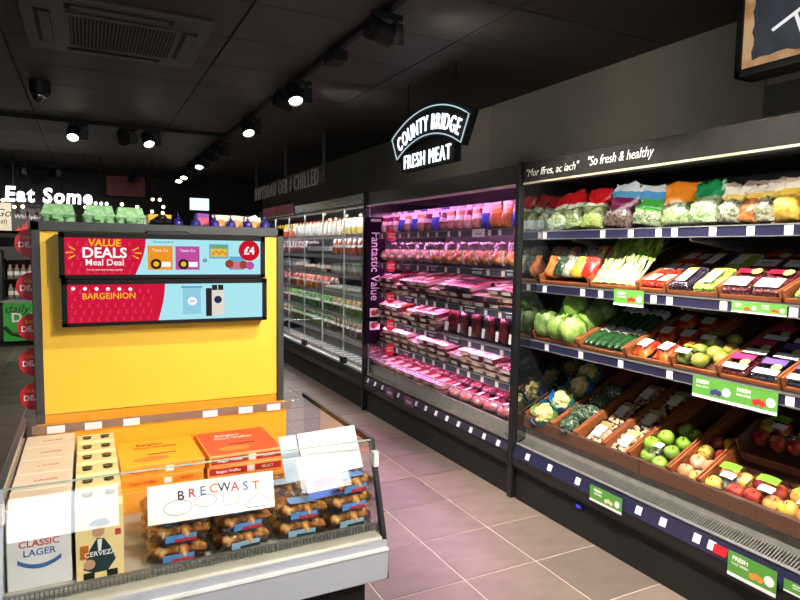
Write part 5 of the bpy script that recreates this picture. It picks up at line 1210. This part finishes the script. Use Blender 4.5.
# white ten-can cartons
ctn = mat('carton_white', (232,232,232), .5, var=.03); ctb = mat('carton_blue', (60,110,170), .5); ctr = mat('carton_red', (200,70,70), .5); ctc = mat('carton_cream', (250,226,196), .5, var=.03)
def carton_build():
    w_, d_, h_ = .178, .160, .262
    subs = [('lettering', text_to_mb('CLASSIC', .030, MY(0, -d_/2-.0008, .145)), ctr, None), ('lettering', text_to_mb('LAGER', .030, MY(0, -d_/2-.0008, .115)), ctb, None),
            ('swoosh', MB().add([(x*.06, -d_/2-.001, .085-.022*(1-x*x)+o*.014) for o in (0,1) for x in [k/6-1 for k in range(13)]], [(k,k+1,14+k,13+k) for k in range(12)]), ctb, None),
            ('lettering', text_to_mb('LAGER', .024, T((.01,0,h_+.0006))), ctr, None)]
    return [P('carton', MB().cbox(-w_/2, w_/2, -d_/2, d_/2, 0, h_, .003), ctn, None, subs), P('flap', MB().box(-w_/2+.002, w_/2-.002, d_/2-.004, d_/2-.002, h_, h_+.0012).cbox(-w_/2+.001, w_/2-.001, -d_/2+.002, d_/2-.002, h_-.001, h_+.0006, .0003).add([(-w_/2-.0008,-d_/2,h_-.055),(-w_/2-.0008,d_/2,h_-.055),(-w_/2-.0008,0,h_-.002)],[(0,1,2)]), ctc, None)]
def text_to_mb(s, size, M):
    me = text_mesh(s, size, ink, bold=.012, depth=.0004); mb = MB()
    return mb.add([v.co for v in me.vertices], [tuple(p.vertices) for p in me.polygons], M)
for i in range(5): spawn('ctn', carton_build, 'can_carton', 'white carton of lager cans in the glass case, %s from the front' % ('first','second','third','fourth','fifth')[i], 'drink carton', T((-.153, 2.245+i*.163, DZ)), 'white can cartons')
# cream four-bottle carriers
crm = mat('carrier_cream', (250,226,160), .5, var=.04); dgr = mat('carrier_green', (30,56,56), .5); skin = mat('print_skin', (206,160,130), .5); beer = mat('print_amber', (196,110,40), .5)
def carrier_build():
    w_, d_, h_ = .140, .132, .255
    body = MB(); c_ = .030   # shoulders slope in towards the top
    pr_ = [(-d_/2,0),(d_/2,0),(d_/2,h_-.02),(d_/2-.016,h_),(-d_/2+.016,h_),(-d_/2,h_-.02)]
    body.add([(-w_/2,y,z) for y,z in pr_]+[(w_/2,y,z) for y,z in pr_], [tuple(range(5,-1,-1)), tuple(range(6,12))]+[(i,(i+1)%6,6+(i+1)%6,6+i) for i in range(6)])
    y0 = -d_/2-.001
    arcp = [(.064*math.cos(a), .115+.064*math.sin(a)) for a in [PI*.5+PI*1.2*k/14 for k in range(15)]]
    coat = [(-.05,.035),(-.03,.10),(-.008,.135),(.012,.13),(.03,.10),(.045,.055),(.02,.02),(-.02,.02)]
    hat = [(-.036,.178),(-.020,.196),(.012,.200),(.030,.188),(.034,.178),(.0,.170)]
    subs = [('coat_print', MB().prism(coat,0,.0005,MY(0,y0,0)), dgr, None), ('face_print', MB().prism(circ(.018,16,-.004,.155),0,.0005,MY(0,y0-.0003,0)), skin, None), ('hat_print', MB().prism(hat,0,.0005,MY(0,y0-.0008,0)), mat('print_grey',(70,80,80),.5), None),
            ('glass_print', MB().prism(rect(-.058,-.034,.07,.115),0,.0005,MY(0,y0-.0008,0)), beer, None), ('hand_print', MB().prism(circ(.017,12,-.032,.05),0,.0005,MY(0,y0-.001,0)), skin, None), ('tie_print', MB().prism([(-.008,.13),(.006,.13),(.002,.09),(-.006,.09)],0,.0005,MY(0,y0-.0008,0)), white_lab, None),
            ('red_print', MB().prism(rect(.045,.062,.135,.155),0,.0005,MY(0,y0,0)), ctr, None), ('lettering', text_to_mb('CERVEZA', .022, MY(0,y0-.0012,.082)), white_ink, None)]
    out = [P('carrier', body, crm, None, subs)]
    for x in (-.034, .034):
        out.append(P('bottle_cap', MB().lathe([(.0155,0),(.0165,.006),(.013,.011)], 14, T((x, -.006, h_-.004))), mat('bottle_cap', (70,60,40), .3, .6), 50))
        out.append(P('cutout', MB().prism(circ(.019,14,x,.012,0,PI*1.05),0,.0008,T((0,.002,h_))), matt_black))
        out.append(P('foot_cutout', MB().box(x-.016,x+.016,y0-.0005,y0,.0,.022), matt_black))
    return out
for i in range(6): spawn('carr', carrier_build, 'bottle_carrier', 'cream four-bottle carrier with hatted man print, %s from the front' % ('first','second','third','fourth','fifth','sixth')[i], 'bottle pack', T((.018, 2.215+i*.1355, DZ)), 'bottle carriers')
# flat pizza-style boxes, orange and red, stacked on a back step
stepm = mat('step_orange', (230,150,60), .5)
obj('back_step', (MB().cbox(.095, .80, 2.62, 3.0, .424, .515, .003), mat('step_amber', (236,160,60), .5)), gc)
def flatbox_build(kind):
    c_ = {'orange': (250,186,40), 'red': (222,84,46)}[kind]; top = mat('flatbox_'+kind, c_, .45, var=.05); edge = mat('flatbox_edge_'+kind, (246,170,60) if kind == 'orange' else (250,170,90), .45)
    dk = mat('flatbox_dark_'+kind, (196,40,30), .45)
    w_, d_, h_ = .325, .355, .048
    subs = [('lettering', text_to_mb('Belgian', .040, T((-.03,.10,h_+.001))), white_ink if kind == 'red' else dk, None), ('lettering', text_to_mb('Choc Waffles', .032, T((-.01,.055,h_+.001))), white_ink if kind == 'red' else dk, None),
            ('slot', MB().box(-.05,.065,-.045,-.038,h_,h_+.0014), mat('slot_brown',(110,50,30),.5), None), ('picture', MB().prism([(.07*math.cos(a)-.04,.03*math.sin(a)-.10) for a in [2*PI*k/16 for k in range(16)]], h_, h_+.0012), mat('waffle_print',(236,140,60),.5), None),
            ('label', MB().box(-.155,.005,-d_/2-.001,-d_/2,.010,.038), dk if kind == 'red' else mat('label_amber',(240,150,40),.5), None), ('label', MB().box(.04,.155,-d_/2-.001,-d_/2,.010,.038), dk if kind == 'red' else mat('label_amber',(240,150,40),.5), None), ('barcode', MB().box(.006,.036,-d_/2-.001,-d_/2,.012,.036), white_lab, None),
            ('lettering', text_to_mb('Belgian Waffles', .017, MY(-.075,-d_/2-.0012,.024)), white_ink if kind == 'red' else dk, None), ('lettering', text_to_mb('SELECT', .016, MY(.095,-d_/2-.0012,.024)), white_ink if kind == 'red' else dk, None)]
    return [P('box', MB().cbox(-w_/2, w_/2, -d_/2, d_/2, 0, h_-.0005, .002), edge), P('lid', MB().cbox(-w_/2+.006, w_/2-.006, -d_/2+.006, d_/2-.006, h_-.001, h_, .0004), top, None, subs)]
for kind, x, n_ in (('orange', .262, 2), ('red', .604, 2)):
    for k in range(n_): spawn(('fb', kind), lambda kind=kind: flatbox_build(kind), 'waffle_box', 'flat %s printed box, %s of its stack in the glass case' % ({'orange':'orange','red':'red'}[kind], ('lower','upper')[k]), 'food box', T((x, 2.815, .5155+k*.0488)) @ RZ((-1, 1.2)[k]), 'flat boxes in the glass case')
# pastry packs at the front
past = duo('pastry', (150,84,34), (206,140,68), 30, .4, c3=(226,180,110))
bl_lab = mat('pastry_label_blue', (96,150,214), .4); rd_lab = mat('pastry_label_red', (190,50,56), .4); teal_lab = mat('pastry_label_pale', (150,190,214), .4)
def pastry_build(lm, nseed):
    def f():
        rg = random.Random(nseed); mb = MB()
        for i in range(4):
            for j in range(3):
                MM = T((-.069+i*.046+rg.uniform(-.008,.008), -.055+j*.055+rg.uniform(-.008,.008), rg.uniform(-.002,.008))) @ T((0,0,.032)) @ RZ(rg.uniform(-70,70)) @ RX(rg.uniform(-20,20)) @ T((0,0,-.032))
                mb.tube([(-.030,-.012,.028),(-.022,-.005,.030),(-.018,-.003,.031),(-.008,.001,.033),(-.005,.002,.034),(.005,.002,.034),(.008,.001,.033),(.018,-.003,.031),(.022,-.005,.030),(.030,-.012,.028)], [.005,.012,.015,.018,.021,.021,.018,.015,.012,.005], 10, MM)
        return [P('tray', tray_mb(.195,.165,.028), clear_pun), P('pastries', mb, past, 60), P('film', dome_film_mb(.205,.175,.030,.032), film, 60), P('label', MB().grid(lambda u, v: ((u-.5)*.10, -.088-.002*v, .012+v*.026), 2, 2), lm, None, [('red_strip', MB().box(-.02,.05,-.0915,-.0895,.012,.022), rd_lab if lm != teal_lab else dgr, None), ('top_label', MB().box(-.05,.05,-.07,-.01,.064,.065), lm, None)])]
    return f
pk = [(.262,3,(bl_lab,bl_lab,bl_lab),-4),(.475,3,(teal_lab,bl_lab,bl_lab),5),(.70,2,(teal_lab,bl_lab),-6),(.885,3,(teal_lab,bl_lab,bl_lab),4)]
for i, (x, lv, lms, rz_) in enumerate(pk):
    for q in range(lv):
        spawn(('pas', lms[q].name), pastry_build(lms[q], q+2), 'pastry_pack', 'clear pastry pack at front of the glass case, %s stack, %s' % (nth(i, 4), ('bottom','second up','third up')[q]), 'pastry pack', T((x+.006*q, 2.215+.004*q, DZ+q*.0655)) @ RZ(rz_+q*2), 'pastry packs')
    spawn(('pas', lms[0].name), pastry_build(lms[0], 2), 'pastry_pack', 'clear pastry pack in the second row of glass case, %s' % nth(i, 4), 'pastry pack', T((x, 2.42, DZ)) @ RZ(rz_), 'pastry packs')
    spawn(('pas', lms[0].name), pastry_build(lms[0], 2), 'pastry_pack', 'clear pastry pack on top in the second row of glass case, %s' % nth(i, 4), 'pastry pack', T((x, 2.425, DZ+.0655)) @ RZ(rz_+3), 'pastry packs')
# two white cards leaning over the packs
paper = mat('white_card', (246,246,244), .5, var=.01)
def lean(x, y, z, tilt, rz_): return T((x, y, z)) @ RZ(rz_) @ RX(tilt)
M = lean(.365, 2.110, .580, 72, -3.0)
cd_ = thing('breakfast_card', 'white printed card reading BRECWAST leaning on the pastry packs', 'card', M)
obj('card', (MB().box(-.205,.215,0,.125,0,.002), paper), cd_, M)
colsb = (ctb, ctr, (mat('print_amber', (196,110,40), .5)), dgr)
for k, ch_ in enumerate('BRECWAST'): obj('lettering', text_mesh(ch_, .042, (ink, rd_lab, ctb, beer)[k % 4], bold=.012, depth=.0004), cd_, M @ T((-.10+k*.036, .092-.003*abs(k-3.5), .0022)))
dr_ = MB()
for cx, cy, r_ in ((-.11,.045,.035),(-.02,.055,.028)): dr_.tube([(cx+r_*1.3*math.cos(a), cy+r_*.7*math.sin(a), .0024) for a in [2*PI*k/16 for k in range(18)]], .0008, 5)
for pts in (((.04,.03),(.09,.03),(.09,.075),(.04,.075),(.04,.03)), ((.11,.02),(.16,.055),(.20,.025),(.19,.01),(.12,.01),(.11,.02))): dr_.tube([(x, y, .0024) for x, y in pts], .0008, 5)
obj('line_drawing', (dr_, ink), cd_, M)
M = lean(.80, 2.165, .62, 62, 6)
c2_ = thing('offer_card', 'white offer card with pink and blue print leaning at right of the case', 'card', M)
obj('card', (MB().box(-.085,.165,.02,.19,0,.002).box(-.085,.06,-.06,.02,0,.002), paper), c2_, M)
obj('stripe', (MB().box(-.085,.06,-.06,-.035,.002,.0026), mat('card_blue', (70,110,210), .5)), c2_, M)
obj('picture', (MB().prism([(.055*math.cos(a)-.012,.018*math.sin(a)-.005) for a in [2*PI*k/16 for k in range(16)]],.002,.0028), mat('card_pink', (206,80,120), .5)), c2_, M)
obj('lettering', text_mesh('2 for 1', .024, rd_lab, bold=.02, depth=.0004), c2_, M @ T((-.01,.035,.0022)))
t2 = thing('paper_sleeve', 'pale blue-grey paper sleeve beside the white offer card', 'paper', M)
obj('sheet', (MB().box(-.16,-.09,.02,.19,-.004,-.002), mat('sleeve_grey', (176,190,206), .5)), t2, M)
obj('fold', (MB().box(-.16,-.09,.10,.104,-.002,.0), white_lab), t2, M)

# ================================================================== BACK OF THE SHOP
ty_ = 10.5
bc = thing('deli_counter', 'green fronted deli counter with Daily Deli lettering at the back left', 'counter', T((-1.1, 10.9, 0)))
dgreen = mat('deli_green', (60,170,62), .45, var=.05)
obj('plinth', (MB().box(-2.6, .6, 10.58, 11.3, 0, .10), matt_black), bc)
obj('body', (MB().box(-2.6, .6, 10.52, 11.3, .10, .62), matt_black), bc)
obj('front_panel', (MB().cbox(-1.10, .6, 10.50, 10.52, .09, .655, .003), dgreen), bc)
obj('worktop', (MB().cbox(-2.6, .6, 10.50, 11.3, .655, .69, .004), grey_metal), bc)
sw = MB(); sw.tube([(-1.09,10.498,.30),(-1.0,10.498,.20),(-.85,10.498,.16),(-.6,10.498,.16)], .025, 8); obj('painted_curve', (sw, mat('curve_black',(26,40,26),.5)), bc)
lettering('daily', .17, mat('curve_black',(26,40,26),.5), MY(-.93, 10.495, .56), bc, shear=.3)
lettering('Deli', .19, white_ink, MY(-.845, 10.495, .43), bc, bold=.015)
us = thing('drinks_shelf', 'dark shelving with bottles above the deli counter', 'shelf unit', T((-1.0, 11.0, .69)))
ush = mat('unit_brown', (70,64,60), .6)
obj('back_board', (MB().box(-2.6, .6, 11.1, 11.3, .69, 1.62), ush), us)
for z in (.69, .98, 1.27): obj('shelf', (MB().box(-2.6, .6, 10.72, 11.1, z, z+.02), ush), us)
obj('fascia', (MB().box(-2.6, .6, 10.66, 11.3, 1.60, 1.66), matt_black), us)
for sh, z in ((0,.7105),(1,1.0005)):
    for i in range(7): spawn(('bb', sh), bottle_prod(.038, .20, (150,140,130), (226,120,50)), 'sauce_bottle', 'bottle with orange cap on the %s shelf over the deli counter, %s' % (('lower','upper')[sh], nth(i, 7)), 'bottle', T((-1.02+i*.085, 10.80, z)), 'bottles above the deli counter')
cm = thing('coffee_machine', 'black coffee machine at the left edge above the deli counter', 'machine', T((-1.24, 10.7, .6905)))
obj('body', (MB().cbox(-1.42, -1.08, 10.55, 10.71, .6905, 1.42, .02), black), cm); obj('spout', (MB().tube([(-1.18,10.55,1.15),(-1.18,10.50,1.12),(-1.18,10.50,1.05)], .018, 8), steel), cm)
obj('drip_tray', (MB().cbox(-1.36,-1.12,10.46,10.55,.6905,.74,.006), steel), cm)
def poster(x0, x1, z0, z1, m_, label):
    t = thing('poster', label, 'poster', T(((x0+x1)/2, 10.62, z0)), 'posters over the deli counter')
    obj('board', (MB().box(x0, x1, 10.60, 10.66, z0, z1), m_), t); return t
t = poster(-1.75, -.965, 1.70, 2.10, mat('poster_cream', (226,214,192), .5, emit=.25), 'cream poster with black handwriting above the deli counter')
lettering('Go!', .16, ink, MY(-1.05, 10.598, 1.95), t, shear=.3); lettering('fresh', .10, ink, MY(-1.12, 10.598, 1.83), t, shear=.3)
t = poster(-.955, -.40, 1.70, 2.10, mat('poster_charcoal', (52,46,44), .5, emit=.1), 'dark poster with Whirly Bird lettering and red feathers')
lettering('WhirlyBird', .085, white_ink, MY(-.74, 10.598, 1.905), t, shear=.1)
fe = MB()
for k in range(9): fe.add([(-.92+k*.05,10.598,1.70),(-.86+k*.05,10.598,1.70),(-.875+k*.05+.02*(k % 2),10.598,1.77+.04*(k % 3))],[(0,1,2)])
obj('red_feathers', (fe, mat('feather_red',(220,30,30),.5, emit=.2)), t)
es = thing('eat_some_sign', 'lit white lettering reading Eat Some above the deli counter', 'sign', T((-.3, 10.2, 2.08)))
letters(fit_text('Eat Some...', 1.30, .215, glow('eat_white', (255,255,255), 3.0), bold=.03, depth=.012, spacing=1.14, shear=.08), es, MY(-.345, 10.2, 2.205))
obj('rail', (MB().box(-1.0, .33, 10.22, 10.24, 2.10, 2.12).box(-.9,-.88,10.22,10.24,2.10,ZC-.006).box(.2,.22,10.22,10.24,2.10,ZC-.006), matt_black), es)
rdp = thing('red_panel', 'dark red glossy picture panel high on the back wall', 'picture', T((.6, 12.55, 2.4)))
obj('board', (MB().box(.35, 1.0, 12.53, 12.59, 2.42, 2.78), mat('panel_red', (112,48,36), .35, var=.3, scale=4, emit=.06)), rdp); obj('frame', (MB().box(.33,.35,12.52,12.6,2.4,2.79).box(1.0,1.02,12.52,12.6,2.4,2.79).box(.33,1.02,12.52,12.6,2.4,2.42), matt_black), rdp)
ls = thing('lit_sign', 'small lit pale blue sign hanging far back over the aisle', 'sign', T((1.57, 10, 2.06)))
obj('panel', (MB().box(-.14,.14,-.09,.09,0,.03), glow('lit_blue', (206,236,246), 1.6)), ls, T((1.575, 10.0, 2.165)) @ RZ(0) @ MY(0,0,0))
obj('hanging_rod', (MB().tube([(1.575,10.0,2.25),(1.575,10.0,ZC-.006)], .006, 6), matt_black), ls)
bulb_m = glow('bulb_warm', (255,220,170), 14)
bl = [(-1.0,10.0,2.10),(-.88,10.1,2.02),(-.78,10.1,2.03),(.0,9.8,2.04),(.47,9.8,2.10),(.68,9.9,2.08),(.88,9.9,2.02),(1.02,9.8,2.0),(1.05,10,2.1),(.92,10.2,2.22),(1.02,10.2,2.22)]
for i, (x, y, z) in enumerate(bl):
    M = T((x, y, z)); t = thing('pendant_bulb', 'small warm pendant bulb at the back of the shop, %s' % nth(i, len(bl)), 'light bulb', M, 'pendant bulbs')
    obj('bulb', (MB().blob((0,0,0), .022, 10, 8), bulb_m, 60), t, M); obj('socket', (MB().lathe([(.014,.018),(.014,.05),(.006,.055)], 8), black), t, M); obj('cord', (MB().tube([(0,0,.05),(0,0,ZC-.006-z)], .003, 5), black), t, M)
